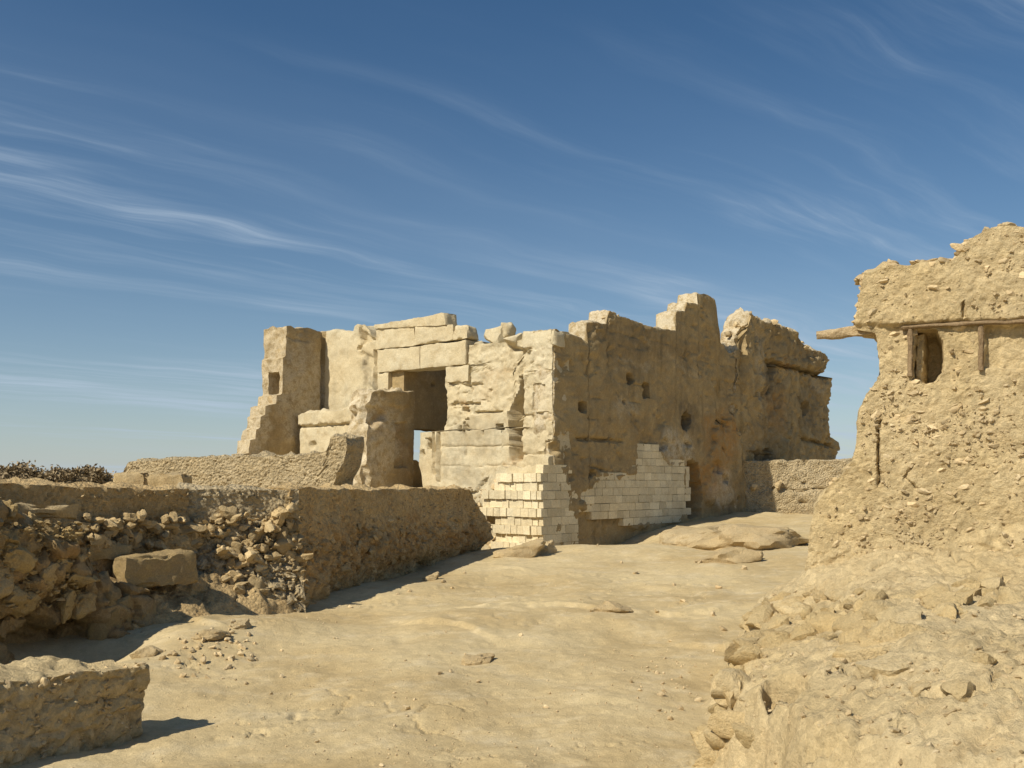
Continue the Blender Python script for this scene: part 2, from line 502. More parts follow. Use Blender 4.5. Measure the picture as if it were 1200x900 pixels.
# ---------------------------------------------------------------- stones
def rock_mesh(name, seed, sub=2, flat=0.75, cuts=9, rough=0.10, mat='stone', c0=0.45, c1=0.8):
    rnd = random.Random(seed)
    bm = bmesh.new()
    bmesh.ops.create_icosphere(bm, subdivisions=sub, radius=1.0)
    sx, sy, sz = 1.0, rnd.uniform(0.7, 0.95), rnd.uniform(flat * 0.8, flat)
    planes = []
    for _ in range(cuts):
        n = Vector((rnd.gauss(0, 1), rnd.gauss(0, 1), rnd.gauss(0, 0.9))).normalized()
        planes.append((n, rnd.uniform(c0, c1)))
    for v in bm.verts:
        p = v.co.copy()
        for n, c in planes:
            d = p.dot(n) - c
            if d > 0: p -= n * d * 0.92
        q = p * 2.1
        k = 1 + rough * float(fbm(q.x, q.y, q.z, seed, 3))
        v.co = Vector((p.x * sx, p.y * sy, p.z * sz)) * k
    me = bpy.data.meshes.new(name)
    bm.to_mesh(me); bm.free()
    for p in me.polygons: p.use_smooth = True
    me.set_sharp_from_angle(angle=math.radians(32))
    me.materials.append(MT[mat])
    return me
STONES = [rock_mesh('stone_shape', 100 + i, 2, 0.8) for i in range(9)]
PEBBLES = [rock_mesh('pebble_shape', 200 + i, 1, 0.9, 8, 0.05, 'stone', 0.4, 0.75) for i in range(8)]
BOULDERS = [rock_mesh('boulder_shape', 300 + i, 4, 0.75, 11, 0.20, 'rock') for i in range(6)]
ANG = [rock_mesh('broken_rock_shape', 600 + i, 3, 0.95, 13, 0.16, 'bankrock', 0.42, 0.8) for i in range(8)]
ANGS = [rock_mesh('broken_stone_shape', 700 + i, 2, 0.95, 14, 0.08, 'stone', 0.4, 0.75) for i in range(9)]
ANGW = [rock_mesh('wall_stone_shape', 900 + i, 3, 1.0, 13, 0.22, 'wallstone', 0.4, 0.75) for i in range(9)]
PALEROCKS = [rock_mesh('pale_rock_shape', 400 + i, 3, 0.95, 11, 0.14, 'facade') for i in range(3)]
BROWN = [rock_mesh('brown_rock_shape', 500 + i, 4, 0.9, 14, 0.24, 'brownrock') for i in range(6)]
LOBES = [rock_mesh('worn_rock_shape', 800 + i, 4, 1.0, 5, 0.22, 'brownrock', 0.7, 0.9) for i in range(2)]
rs = random.Random(11)
def stone(name, p, r, parent=None, shape=None, rot=None, squash=None):
    me = shape or rs.choice(ANGS)
    if rot is None: rot = (rs.uniform(-0.5, 0.5), rs.uniform(-0.5, 0.5), rs.uniform(0, 6.28))
    if isinstance(r, (int, float)):
        r = (r * rs.uniform(0.9, 1.3), r * rs.uniform(0.8, 1.1), r * rs.uniform(0.65, 0.95))
    return link(name, me, None, parent, local(parent, p), rot, r)

def stone_mass(name, parent, P, R, seed, mat='stone', up=None):
    """stones too small to pick apart, joined into one part"""
    g = np.random.default_rng(seed)
    lib = [(np.array([v.co[:] for v in m.vertices]), np.array([p.vertices[:] for p in m.polygons])) for m in PEBBLES]
    vs, fs, base = [], [], 0
    for p, r in zip(P, R):
        v, f = lib[g.integers(len(lib))]
        e = Euler((g.uniform(-.6, .6), g.uniform(-.6, .6), g.uniform(0, 6.28))).to_matrix()
        q = (v * (r * g.uniform(0.8, 1.5), r * g.uniform(0.7, 1.1), r * g.uniform(0.5, 0.9))) @ np.array(e).T + p
        vs.append(q); fs.append(f + base); base += len(v)
    me = mesh_np(name, np.concatenate(vs), np.concatenate(fs), True, None, 35)
    o = part(name, me, mat, parent)
    o['kind'] = 'stuff'
    return o

def block_mesh(name, pl, quad, w0, w1, res=0.07, rough=0.012, chip=0.05, mat='facade', seed=0, spots=None):
    """a cut block: quad = four (u, z) corners, from depth w0 (back) to w1 (front)"""
    (ax, ay), (bx, by), (cx_, cy_), (dx, dy) = quad
    wu = math.hypot(bx - ax, by - ay); wv = math.hypot(dx - ax, dy - ay); ww = abs(w1 - w0)
    nx, ny, nz = (max(3, int(q / res)) for q in (wu, wv, ww))
    bm = bmesh.new()
    faces = set(); vm = {}
    def vert(i, j, k):
        if (i, j, k) not in vm:
            a, b, c = i / nx, j / ny, k / nz
            u = (ax * (1 - a) + bx * a) * (1 - b) + (dx * (1 - a) + cx_ * a) * b
            v = (ay * (1 - a) + by * a) * (1 - b) + (dy * (1 - a) + cy_ * a) * b
            # worn arrises
            e = sorted((min(a, 1 - a) * wu, min(b, 1 - b) * wv, min(c, 1 - c) * ww))
            vm[(i, j, k)] = (bm.verts.new((0, 0, 0)), u, v, w0 + (w1 - w0) * c, e[1])
        return vm[(i, j, k)][0]
    def grid(n1, n2, fn):
        for i in range(n1):
            for j in range(n2):
                bm.faces.new((fn(i, j), fn(i + 1, j), fn(i + 1, j + 1), fn(i, j + 1)))
    grid(nx, ny, lambda i, j: vert(i, j, 0)); grid(nx, ny, lambda i, j: vert(i, j, nz))
    grid(nx, nz, lambda i, j: vert(i, 0, j)); grid(nx, nz, lambda i, j: vert(i, ny, j))
    grid(ny, nz, lambda i, j: vert(0, i, j)); grid(ny, nz, lambda i, j: vert(nx, i, j))
    vs = list(vm.values())
    P = pl.P(np.array([x[1] for x in vs]), np.array([x[2] for x in vs]), np.array([x[3] for x in vs]))
    c = P.mean(0)
    e = np.array([x[4] for x in vs])
    wear = chip * (1 - sstep(0, res * 1.2, e)) * (0.5 + 0.9 * fbm(P[:, 0] * 4, P[:, 1] * 4, P[:, 2] * 4, seed + 3, 3))
    dirn = c - P; dirn /= np.linalg.norm(dirn, axis=1)[:, None]
    P = P + dirn * wear[:, None]
    P = P + rough * np.stack([fbm(P[:, 0] * 5, P[:, 1] * 5, P[:, 2] * 5, seed + 20 * i, 4) for i in range(3)], -1)
    for x, p in zip(vs, P): x[0].co = p
    bmesh.ops.recalc_face_normals(bm, faces=bm.faces)
    me = bpy.data.meshes.new(name); bm.to_mesh(me); bm.free()
    for p in me.polygons: p.use_smooth = True
    me.set_sharp_from_angle(angle=math.radians(40))
    me.materials.append(MT[mat])
    return me
def block(name, parent, pl, px, w0, w1, **kw):
    """px: four picture points of the front face, counter-clockwise from lower left"""
    kw.setdefault('seed', rs.randrange(999))
    f = pl.off(w1)
    q = [f.uv(*p) for p in px]
    return part(name, block_mesh(name, f, q, w0 - w1, 0.0, **kw), None, parent)

def brick_variants(n, seed):
    out = []
    r = random.Random(seed)
    for i in range(n):
        bm = bmesh.new()
        bmesh.ops.create_cube(bm, size=1.0)
        bmesh.ops.bevel(bm, geom=list(bm.edges), offset=0.014, segments=1, affect='EDGES')
        for v in bm.verts:
            v.co += Vector((r.gauss(0, 0.008), r.gauss(0, 0.008), r.gauss(0, 0.012)))
        me = bpy.data.meshes.new('brick_shape'); bm.to_mesh(me); bm.free()
        me.materials.append(MT['brick'])
        out.append(me)
    return out
BRICKS = brick_variants(7, 5)
def brick(parent, pl, u, v, w, lu, lv, lw, name='brick'):
    p = pl.P(u, v, w)
    return link(name, rs.choice(BRICKS), None, parent, local(parent, p), (rs.gauss(0, 0.012), rs.gauss(0, 0.012), pl.rz + rs.gauss(0, 0.012)), (lu, lw, lv))

# ================================================================ layout of the place (metres; x right, y away, z up)
C = np.array([0.85, 20.0])                       # near corner of the temple
AX = np.array([0.633, 0.774])                    # temple axis, away from the front
FD = np.array([-0.774, 0.633])                   # along the front, to its far end
RW = Plane(C, AX, (1, -1))
FA = Plane(C, FD, (-1, -1))
K = np.array([-2.61, 12.0]); WD = np.array([0.288, 0.957])
CONC = K + np.array([-0.866, -0.5]) * 1.25
W0D = np.array([0.5, 0.866])
END = K + WD * 7.2
W0S = CONC - W0D * 7.0
TERR = 1.40

# ---------------------------------------------------------------- ground
gp = np.array([(0, 2, 0), (0, 5.7, 0), (-2.4, 6.5, 0), (1.2, 5.8, 0), (-3, 4, 0), (3, 3, 0), (-3.6, 8.5, .1), (-2.6, 12, .15), (-1.5, 15.4, .25),
               (-.53, 18.9, .34), (.3, 19.2, .34), (1.0, 19.6, .33), (1.45, 20.2, .08), (2.2, 21.2, .10), (2.9, 22.2, .42), (4.3, 24.0, .68), (6.2, 26.2, .78), (7, 26.4, .75), (9, 26, .7),
               (6, 20, .58), (4, 15, .36), (2, 12, .19), (3, 18, .46), (1.0, 16, .30), (0, 10, .12), (2, 8, .07), (10, 12, .4), (10, 20, .7),
               (-8, 5, 0), (10, 4, 0.1), (12, 30, .8), (2.0, 20.2, .17), (3.4, 21.5, .44), (2.5, 20.9, .22), (5, 23.6, .66), (-10, 14, .3)])
def tps_fit(p):
    n = len(p)
    d = np.linalg.norm(p[:, None, :2] - p[None, :, :2], axis=2)
    Km = np.where(d > 0, d * d * np.log(d + 1e-9), 0) + 0.05 * np.eye(n)
    Pm = np.c_[np.ones(n), p[:, :2]]
    A = np.block([[Km, Pm], [Pm.T, np.zeros((3, 3))]])
    return np.linalg.solve(A, np.r_[p[:, 2], 0, 0, 0])
TPS = tps_fit(gp)
def tps(x, y):
    x = np.clip(x, -10, 12); y = np.clip(y, 1, 30)
    r = TPS[-3] + TPS[-2] * x + TPS[-1] * y
    for (a, b, _), w in zip(gp, TPS[:-3]):
        d = np.hypot(x - a, y - b)
        r = r + w * np.where(d > 0, d * d * np.log(d + 1e-9), 0)
    return r
inn = lambda pl, u, w: tuple(pl.P(u, 0, w)[:2])
tpoly = [tuple(W0S + np.array([-0.25, 0.08])), tuple(CONC + np.array([-.22, .3])), tuple(K + np.array([-.2, .4])), tuple(END + np.array([-.45, -.2])),
         inn(FA, 2.5, 0.9), inn(FA, 2.2, -0.4), inn(FA, 0.5, -0.5), inn(RW, 14.5, -0.5), (14, 60), (-60, 60), (-60, 2)]
def ground_h(x, y, detail=True):
    x = np.asarray(x, float); y = np.asarray(y, float)
    h = tps(x, y)
    if detail:
        near = np.exp(-np.hypot(x, y) / 60)
        # worn bedrock showing through the sand: broad swells, shallow steps, small bumps
        h = h + 0.07 * near * fbm(x * 0.55, y * 0.45, 0, 21, 3)
        q = x * 0.35 + y * 0.95 + 0.9 * fbm(x * 0.6, y * 0.5, 3, 31, 4)
        fr = q * 0.62 - np.floor(q * 0.62)
        m = sstep(0.0, 0.45, fbm(x * 0.45 + 3, y * 0.4, 9, 41, 3)) * sstep(7.5, 9.5, y)
        h = h + near * m * 0.06 * (sstep(0.0, 0.10, fr) - fr)
        h = h + near * (0.014 * fbm(x * 2.4, y * 1.9, 0, 51, 4) + 0.004 * fbm(x * 11, y * 9, 0, 61, 3, 0.65))
        h = h + 0.10 * np.exp(-((x + 2.9) ** 2 + (y - 9.3) ** 2) / 0.25) - 0.30 * np.exp(-((x + 3.85) ** 2 + (y - 9.1) ** 2) / 0.3) + 0.12 * np.exp(-((x + 2.5) ** 2 + (y - 10.3) ** 2) / 0.3)
        f1, f2, c = voro(x + 0.2 * fbm(x * 2, y * 2, 0, 71, 3), y + 0.2 * fbm(x * 2, y * 2, 8, 72, 3), 0.75, 73)
        dep = np.where(c > 0.6, 1.0, 0.0) * (1 - sstep(0.05, 0.4, f1))
        h = h - near * 0.016 * dep
        k1, k2, _ = voro(x + 0.35 * fbm(x * 1.6, y * 1.6, 0, 171, 4), y + 0.35 * fbm(x * 1.6, y * 1.6, 8, 172, 4), 1.3, 173, 0.6)
        h = h - near * 0.035 * (1 - sstep(0.0, 0.025, k2 - k1)) * sstep(0.1, 0.45, fbm(x * 0.8, y * 0.7, 2, 174, 3))
    sd = sdf_poly(x, y, tpoly)
    k = 1 - sstep(-0.14, 0.14, sd)
    return h * (1 - k) + (TERR + 0.03 * fbm(x * 0.8, y * 0.8, 0, 81, 3)) * k
ang = np.concatenate([np.linspace(-math.pi, -0.72, 40, endpoint=False), np.linspace(-0.72, 0.72, 620, endpoint=False), np.linspace(0.72, math.pi, 40)])
rad = np.concatenate([np.geomspace(0.6, 3.0, 12, endpoint=False), np.geomspace(3.0, 34, 520, endpoint=False), np.geomspace(34, 9000, 40)])
A_, R_ = np.meshgrid(ang, rad, indexing='ij')
gx, gy = R_ * np.sin(A_), R_ * np.cos(A_)
gz = ground_h(gx, gy)
far = sstep(60, 400, R_)
gz = gz * (1 - far) + (-2.0) * far
idx = np.arange(gx.size).reshape(gx.shape)
gq = np.stack([idx[:-1, :-1], idx[:-1, 1:], idx[1:, 1:], idx[1:, :-1]], -1).reshape(-1, 4)[:, ::-1]
gme = mesh_np('ground', np.stack([gx, gy, gz], -1).reshape(-1, 3), gq, True)
g_o = link('ground', gme, 'ground')
g_o['kind'] = 'structure'
if g_o.data.polygons[1000].normal.z < 0:
    g_o.data.flip_normals()
def gh(x, y):
    return float(ground_h(np.array([x]), np.array([y]))[0])
def on_ground(px, py):
    """where a sight line meets the ground"""
    r = ray(px, py)
    ys = np.geomspace(3, 60, 900)
    xs = r[0] / r[1] * ys; zs = EYE + r[2] / r[1] * ys
    d = zs - ground_h(xs, ys)
    i = int(np.argmax(d < 0))
    return np.array([xs[i], ys[i], float(ground_h(xs[i:i + 1], ys[i:i + 1])[0])])

# ================================================================ the temple
temple = thing('temple_ruin', 'roofless ruined temple of pale limestone with tall doorway and brown side wall', 'temple', (C[0], C[1], 0.3))
def edge_px(pl, l):
    """[(px, py)] on a plane -> [(z, u)]"""
    return [(v, u) for u, v in (pl.uv(*p) for p in l)]
def spot(pl, ch, px, py, rx, ry, s):
    u, v = pl.uv(px, py); u2, _ = pl.uv(px + rx, py); _, v2 = pl.uv(px, py - ry)
    return (ch, u, v, abs(u2 - u), abs(v2 - v), s)

# -- long side wall, its shaded face towards us
side_top = RW.pts([(640, 386), (651, 386), (660, 391), (672, 392), (689, 399), (690, 376), (700, 378), (713, 380), (713.8, 363), (727, 371), (745, 376), (768, 384), (791, 388), (792, 366), (804, 364), (804.8, 354), (817, 356), (817.8, 343), (828, 345), (838, 350), (841, 378), (844, 401), (857, 413), (885, 414)])
PATCH = [(680, 577), (700, 565), (716, 560), (744, 560), (749, 520), (768, 523), (786, 545), (803, 546), (804, 600), (794, 612), (735, 616), (733, 600), (704, 600), (680, 590)]
side_f = [feat_hole(RW, 683, 477, 4.5, 7, -0.4), feat_hole(RW, 738, 443, 4, 7, -0.4), feat_poly(RW, [(753, 449), (761, 449), (761, 466), (753, 466)], -0.4, 0.03, 0.015),
          feat_hole(RW, 805, 493, 6.5, 10, -0.45), feat_hole(RW, 860, 480, 5, 7, -0.3), feat_hole(RW, 667, 425, 2, 3, -0.15), feat_hole(RW, 731, 471, 2.2, 3, -0.15),
          feat_hole(RW, 694, 556, 4, 5, -0.2), feat_hole(RW, 778, 520, 5, 8, -0.15), feat_hole(RW, 847, 496, 3, 4, -0.15), feat_hole(RW, 809, 522, 3, 4, -0.2),
          feat_poly(RW, [(806, 543), (812, 540), (819, 545), (822, 572), (819, 604), (806, 608), (804, 575)], -0.65, 0.05, 0.04),
          feat_line(RW, [(676, 513), (690, 516), (712, 515), (730, 517)], -0.09, 0.05), feat_line(RW, [(680, 378 + 10), (713, 388), (790, 405), (850, 425)], -0.02, 0.03),
          feat_line(RW, [(690, 546), (744, 559)], -0.05, 0.04), feat_poly(RW, PATCH, -0.06, 0.04, 0.07),
          feat_poly(RW, [(677, 596), (735, 598), (737, 618), (760, 618), (760, 650), (677, 660)], -0.14, 0.06, 0.05),
          feat_poly(RW, [(640, 515), (654, 520), (657, 532), (640, 538)], -0.12, 0.05, 0.05),
          feat_poly(RW, [(838, 500), (858, 490), (868, 520), (866, 585), (840, 600), (828, 590), (826, 545)], 0.10, 0.10, 0.12, 9),
          feat_hole(RW, 838, 548, 6, 8, -0.16), feat_hole(RW, 846, 562, 5, 5, -0.12)]
side_sp = [spot(RW, 0, 848, 515, 22, 38, 0.75), spot(RW, 0, 832, 560, 22, 30, 0.8), spot(RW, 2, 845, 580, 16, 26, 0.6), spot(RW, 2, 790, 525, 22, 26, 0.75), spot(RW, 1, 775, 513, 9, 12, 0.6), spot(RW, 1, 806, 490, 12, 22, 0.55),
           spot(RW, 1, 715, 605, 26, 13, 0.6), spot(RW, 1, 850, 595, 18, 14, 0.55), spot(RW, 2, 733, 480, 16, 12, 0.35), spot(RW, 2, 745, 425, 28, 4, 0.3), spot(RW, 1, 690, 555, 24, 14, 0.4), spot(RW, 2, 800, 432, 30, 4, 0.25),
           spot(RW, 1, 742, 440, 9, 14, 0.3), spot(RW, 1, 760, 400, 60, 22, 0.22)]
def courses(u, v):
    k = v / 0.42; row = np.floor(k)
    jv = np.abs(k - np.round(k)) * 0.42
    uu = u / 0.95 + 0.5 * (row % 2) + 0.2 * _hash(row, row * 0, row * 0, 5)
    ju = np.abs(uu - np.round(uu)) * 0.95
    m = sstep(-0.1, 0.35, fbm(u * 0.7, v * 0.9, 0, 222, 4))
    blk = _hash(row, np.floor(uu + 0.5), row * 0, 9) - 0.5
    return -0.022 * m * (1 - sstep(0.006, 0.035, np.minimum(jv, ju) + 0.012 * fbm(u * 9, v * 9, 0, 223, 3))) + 0.016 * blk * m - 0.05 * sstep(0.45, 0.8, fbm(u * 1.7, v * 2.0, 5, 224, 5, 0.6)) + 0.007 * fbm(u * 16, v * 16, 0, 225, 3, 0.7)
side = relief('side_wall', RW, side_top, 0.015, RW.u(884), -0.1, 0.55, 0.045, mkdisp(lambda u, v: base_plaster(0.03, 12)(u, v) + courses(u, v), side_f), 'side', temple, warp=0.018, spots=side_sp, seed=3, toprough=0.05, pale=0.9)

R2 = RW.off(0.09)
far_top = R2.pts([(866, 412), (867.5, 392), (870, 382), (878, 380), (878.8, 366), (886, 371), (900, 378), (918, 383), (934, 389), (939, 394), (940.5, 402), (955, 410), (969, 416), (971, 421)])
far_R = edge_px(R2, [(972, 421), (970, 430), (967, 440), (968, 441), (976, 444), (977, 452), (974, 480), (973, 505), (976, 511), (982, 517), (983, 526), (980, 540), (981, 620)])
far_L = edge_px(R2, [(876, 366), (866.5, 395), (866.5, 430), (866, 620)])
far_f = [feat_line(R2, [(903, 423), (918, 428), (938, 433), (955, 437), (969, 441)], -0.28, 0.09, 0.05), feat_poly(R2, [(903, 425), (910, 427), (905, 460), (901, 459)], -0.25, 0.05, 0.04),
         feat_poly(R2, [(864, 360), (872, 360), (872, 640), (864, 640)], -0.13, 0.03, 0.01), feat_hole(R2, 945, 478, 5, 9, -0.22), feat_hole(R2, 928, 500, 3, 4, -0.15),
         feat_line(R2, [(940, 514), (955, 518), (978, 523)], -0.2, 0.06, 0.04), feat_line(R2, [(938, 440), (938, 510)], -0.06, 0.05, 0.04), feat_hole(R2, 890, 462, 6, 6, -0.12),
         feat_poly(R2, [(876, 530), (905, 528), (905, 552), (880, 556)], -0.3, 0.08, 0.08), feat_hole(R2, 912, 460, 5, 20, -0.10), feat_hole(R2, 888, 395, 10, 8, -0.08), feat_hole(R2, 955, 425, 12, 7, 0.08)]
far_sp = [spot(R2, 0, 912, 475, 14, 26, 0.5), spot(R2, 1, 905, 450, 12, 30, 0.55), spot(R2, 1, 892, 545, 20, 16, 0.7), spot(R2, 0, 925, 432, 14, 8, 0.4), spot(R2, 1, 950, 470, 14, 40, 0.4), spot(R2, 2, 890, 430, 6, 60, 0.3), spot(R2, 2, 960, 450, 12, 10, 0.3), spot(R2, 1, 930, 410, 40, 20, 0.25)]
def rough_wall(u, v):
    return 0.06 * fbm(u * 1.3, v * 1.1, 0, 91, 6, 0.6) + base_rubble(93, 0.55, 0.03, 0.05, 0.8)(u, v)
relief('side_wall_far_section', R2, far_top, far_L, far_R, 0.3, 0.6, 0.045, mkdisp(rough_wall, far_f), 'side', temple, warp=0.035, spots=far_sp, seed=6, toprough=0.14, pale=0.8)
# broken stones along the top of the far section
for i in range(46):
    px = rs.uniform(869, 968); u = R2.u(px)
    z = float(np.interp(u, [a for a, b in far_top], [b for a, b in far_top]))
    stone('stone', R2.P(u, z + rs.uniform(-0.05, 0.07), -rs.uniform(0.02, 0.5)), rs.uniform(0.07, 0.17), temple)
for i in range(26):
    px = rs.uniform(695, 790); u = RW.u(px)
    z = float(np.interp(u, [a for a, b in side_top], [b for a, b in side_top]))
    stone('stone', RW.P(u, z + rs.uniform(-0.03, 0.03), -rs.uniform(0.03, 0.45)), rs.uniform(0.04, 0.09), temple)

# pale repair bricks let into the side wall
ppoly = RW.pts(PATCH)
pv = [p[1] for p in ppoly]; pu = [p[0] for p in ppoly]
row = 0; vrow = min(pv); HB = 0.165
nb = 0
while vrow < max(pv):
    u = min(pu) - rs.uniform(0, 0.3)
    while u < max(pu):
        lu = rs.uniform(0.24, 0.42)
        if sdf_poly(np.array([u + lu / 2]), np.array([vrow + HB / 2]), ppoly)[0] < 0.16:
            brick(side, RW, u + lu / 2, vrow + HB / 2, -0.115 + rs.gauss(0, 0.004), lu - 0.006, HB - 0.006, 0.2)
            nb += 1
        u += lu
    vrow += HB

# -- front wall right of the doorway
fr_top = FA.pts([(651, 386), (640, 386.5), (613, 389), (612, 398), (590, 401), (575, 402), (560, 404), (553, 405), (540, 405)])
fr_L = edge_px(FA, [(552, 400), (549, 428), (548, 429), (523, 431), (522, 440), (521, 452), (523, 458), (524, 480), (525, 492), (521, 500), (521, 505), (496, 506.5), (495, 530), (494, 545), (497, 560), (498, 570), (499, 640)])
panel = [(493, 505), (524, 504), (548, 490), (552, 485), (590, 482), (604, 478), (603, 548), (570, 562), (560, 576), (490, 576)]
fr_f = [feat_poly(FA, panel, 0.07, 0.02, 0.01), feat_poly(FA, [(609, 442), (613, 440), (613, 470), (612, 500), (612, 538), (600, 540), (599, 500), (600, 475), (607, 462)], -0.42, 0.05, 0.03),
        feat_poly(FA, [(626, 452), (632, 449), (639, 453), (638, 458), (631, 462), (626, 458)], -0.25, 0.04, 0.02), feat_poly(FA, [(627, 460), (632, 460), (630, 481), (625, 481)], -0.12, 0.03, 0.02),
        feat_poly(FA, [(584, 497), (592, 497), (592, 505), (584, 505)], -0.18, 0.03, 0.02), feat_line(FA, [(559, 484.5), (588, 482.5)], -0.10, 0.045, 0.01), feat_line(FA, [(547, 492), (547, 534)], -0.07, 0.035, 0.003), feat_line(FA, [(547, 492), (552, 491)], -0.07, 0.03, 0.003),
        feat_line(FA, [(511, 506), (511, 548), (512, 556)], -0.10, 0.045, 0.005), feat_line(FA, [(517, 506), (517, 565)], -0.08, 0.04, 0.005), feat_line(FA, [(514, 506), (514, 562)], 0.035, 0.035, 0.004),
        feat_poly(FA, [(503, 513), (507, 513), (507, 527), (503, 527)], -0.22, 0.015, 0.005), feat_hole(FA, 498, 532, 2, 4, -0.15), feat_hole(FA, 541, 502, 2, 3, -0.10), feat_hole(FA, 551, 502, 2, 4, -0.08), feat_hole(FA, 568, 509, 1.5, 6, -0.06),
        feat_line(FA, [(518, 523.5), (600, 523)], -0.03, 0.025, 0.004), feat_line(FA, [(520, 546), (565, 547), (600, 544)], -0.02, 0.02, 0.008), feat_line(FA, [(570, 523), (570, 546)], -0.015, 0.018, 0.006),
        feat_line(FA, [(524, 449), (548, 451), (565, 450)], -0.05, 0.035, 0.02), feat_line(FA, [(550, 430), (551, 450), (552, 474)], -0.06, 0.05, 0.03), feat_line(FA, [(537, 452), (537, 472)], -0.05, 0.03, 0.01), feat_line(FA, [(530, 474), (562, 473)], -0.08, 0.05, 0.03), feat_hole(FA, 547, 480, 5, 5, -0.14),
        feat_poly(FA, [(597, 404), (612, 408), (624, 408), (612, 413), (602, 411)], -0.16, 0.05, 0.03), feat_poly(FA, [(609, 410), (623, 411), (622, 430), (609, 441)], -0.07, 0.05, 0.05), feat_line(FA, [(613, 487), (630, 485), (650, 486)], -0.05, 0.03, 0.02),
        feat_poly(FA, [(622, 487), (630, 484), (642, 484), (645, 489), (634, 492), (624, 491)], -0.2, 0.05, 0.03), feat_poly(FA, [(640, 517), (656, 512), (656, 536), (640, 534)], -0.25, 0.06, 0.05), feat_poly(FA, [(636, 534), (656, 532), (656, 546), (638, 547)], 0.10, 0.02, 0.02),
        feat_line(FA, [(625, 409), (626, 440)], -0.02, 0.02, 0.01), feat_line(FA, [(637, 407), (637, 432)], -0.02, 0.018, 0.006), feat_line(FA, [(614, 437), (650, 435)], -0.03, 0.025, 0.015),
        feat_poly(FA, [(552, 428), (600, 420), (606, 440), (600, 470), (556, 480)], -0.03, 0.1, 0.1), feat_line(FA, [(613, 533), (650, 531)], -0.04, 0.03, 0.01)]
pan_uv = FA.pts(panel)
def fr_base(u, v):
    ins = 1 - sstep(-0.05, 0.05, sdf_poly(u, v, pan_uv))
    f1, f2, c = voro(u + 0.1 * fbm(u * 3, v * 3, 0, 7, 3), v + 0.1 * fbm(u * 3, v * 3, 2, 8, 3), 0.6, 33, 0.6)
    rough = 0.03 * fbm(u * 1.8, v * 1.8, 0, 14, 6, 0.62) - 0.03 * (1 - sstep(0.0, 0.06, f2 - f1)) * sstep(-0.1, 0.3, fbm(u * 1.5, v * 1.5, 2, 19, 3)) + 0.025 * (c - 0.5) + 0.012 * fbm(u * 14, v * 14, 0, 16, 3, 0.7)
    smooth = 0.012 * fbm(u * 2.2, v * 2.2, 0, 15, 5)
    return rough * (1 - ins) + smooth * ins
fr_sp = [spot(FA, 0, 633, 487, 9, 5, 0.7), spot(FA, 0, 548, 475, 10, 6, 0.4), spot(FA, 0, 604, 545, 7, 6, 0.4), spot(FA, 1, 545, 560, 30, 14, 0.25), spot(FA, 1, 560, 515, 46, 30, 0.3), spot(FA, 1, 530, 540, 26, 24, 0.32), spot(FA, 0, 580, 440, 30, 22, 0.2), spot(FA, 2, 640, 450, 14, 40, 0.5)]
front = relief('front_wall', FA, fr_top, 0.045, fr_L, -0.1, 0.6, 0.03, mkdisp(fr_base, fr_f), 'facade', temple, warp=0.016, spots=fr_sp, seed=9, toprough=0.022)
# blocks lying on the broken top of the front wall
for (px, py, w, rx, ry, rz_, sh) in ((582, 394, -0.25, 0.36, 0.3, 0.30, 0), (594, 388, -0.35, 0.27, 0.26, 0.26, 3), (604, 400, -0.08, 0.24, 0.22, 0.26, 1), (562, 404, -0.3, 0.17, 0.16, 0.14, 2)):
    u, v = FA.off(w).uv(px, py)
    link('stone', PALEROCKS[sh % 3], None, temple, local(temple, FA.P(u, v, w)), (0.2, 0.1, rs.uniform(0, 3)), (rx, ry, rz_))
block('corner_block', temple, FA, [(612, 408), (650, 405), (650, 387), (613, 390)], -0.35, 0.03, res=0.06, rough=0.015, chip=0.04)

# -- doorway: lintel courses, cornice, jamb
door = [('lintel_block', [(442, 436.5), (491.8, 432), (491.8, 405.4), (442, 410.3)], -0.55, 0.045, 0.02),
        ('lintel_block', [(492.0, 432), (546, 427), (546, 398.2), (492.0, 405.3)], -0.55, 0.04, 0.02),
        ('frieze_block', [(440.5, 409.8), (485, 404.6), (485, 381.5), (440, 385.2)], -0.5, 0.02, 0.03),
        ('frieze_block', [(485.3, 404.5), (531, 398), (531, 380.5), (485.3, 381.4)], -0.5, 0.03, 0.03),
        ('cornice_block', [(439, 385), (523, 381), (522, 366), (440, 380.5)], -0.32, 0.07, 0.05),
        ('frieze_block', [(531.2, 398), (548, 396), (547, 380.5), (531.2, 381)], -0.33, 0.015, 0.06),
        ('jamb_block', [(442, 462), (455, 461), (455, 436), (442, 437)], -0.5, 0.02, 0.02),
        ('jamb_block', [(522, 448), (549, 447), (549, 427.8), (522, 430.3)], -0.5, 0.045, 0.03)]
for nme, q, a, b, ch in door:
    block(nme, temple, FA, q, a, b, res=0.045, rough=0.014, chip=ch)

# -- front wall left of the doorway
LWt = FA.pts([(376, 388), (384, 388), (392, 387), (414, 388), (416, 382), (420, 380), (428, 381), (433, 386), (436, 394), (443, 396)])
relief('front_wall_left', FA, LWt, FA.u(442), FA.u(378.5), 1.2, 0.5, 0.04,
       mkdisp(base_plaster(0.02, 44), [feat_poly(FA, [(423, 388), (438, 392), (442, 398), (430, 404), (424, 402)], -0.12, 0.06, 0.05), feat_poly(FA, [(420, 412), (437, 418), (436, 428), (432, 450), (440, 462), (424, 462), (426, 430)], -0.07, 0.05, 0.05), feat_line(FA, [(423, 380), (424, 400), (420, 409)], -0.1, 0.05, 0.03), feat_poly(FA, [(437, 410), (443, 410), (443, 462), (437, 462)], -0.12, 0.03, 0.02)]),
       'facade', temple, warp=0.016, seed=12, toprough=0.06, spots=[spot(FA, 1, 428, 424, 8, 10, 0.5), spot(FA, 1, 432, 446, 8, 18, 0.4), spot(FA, 1, 397, 410, 10, 16, 0.12)])

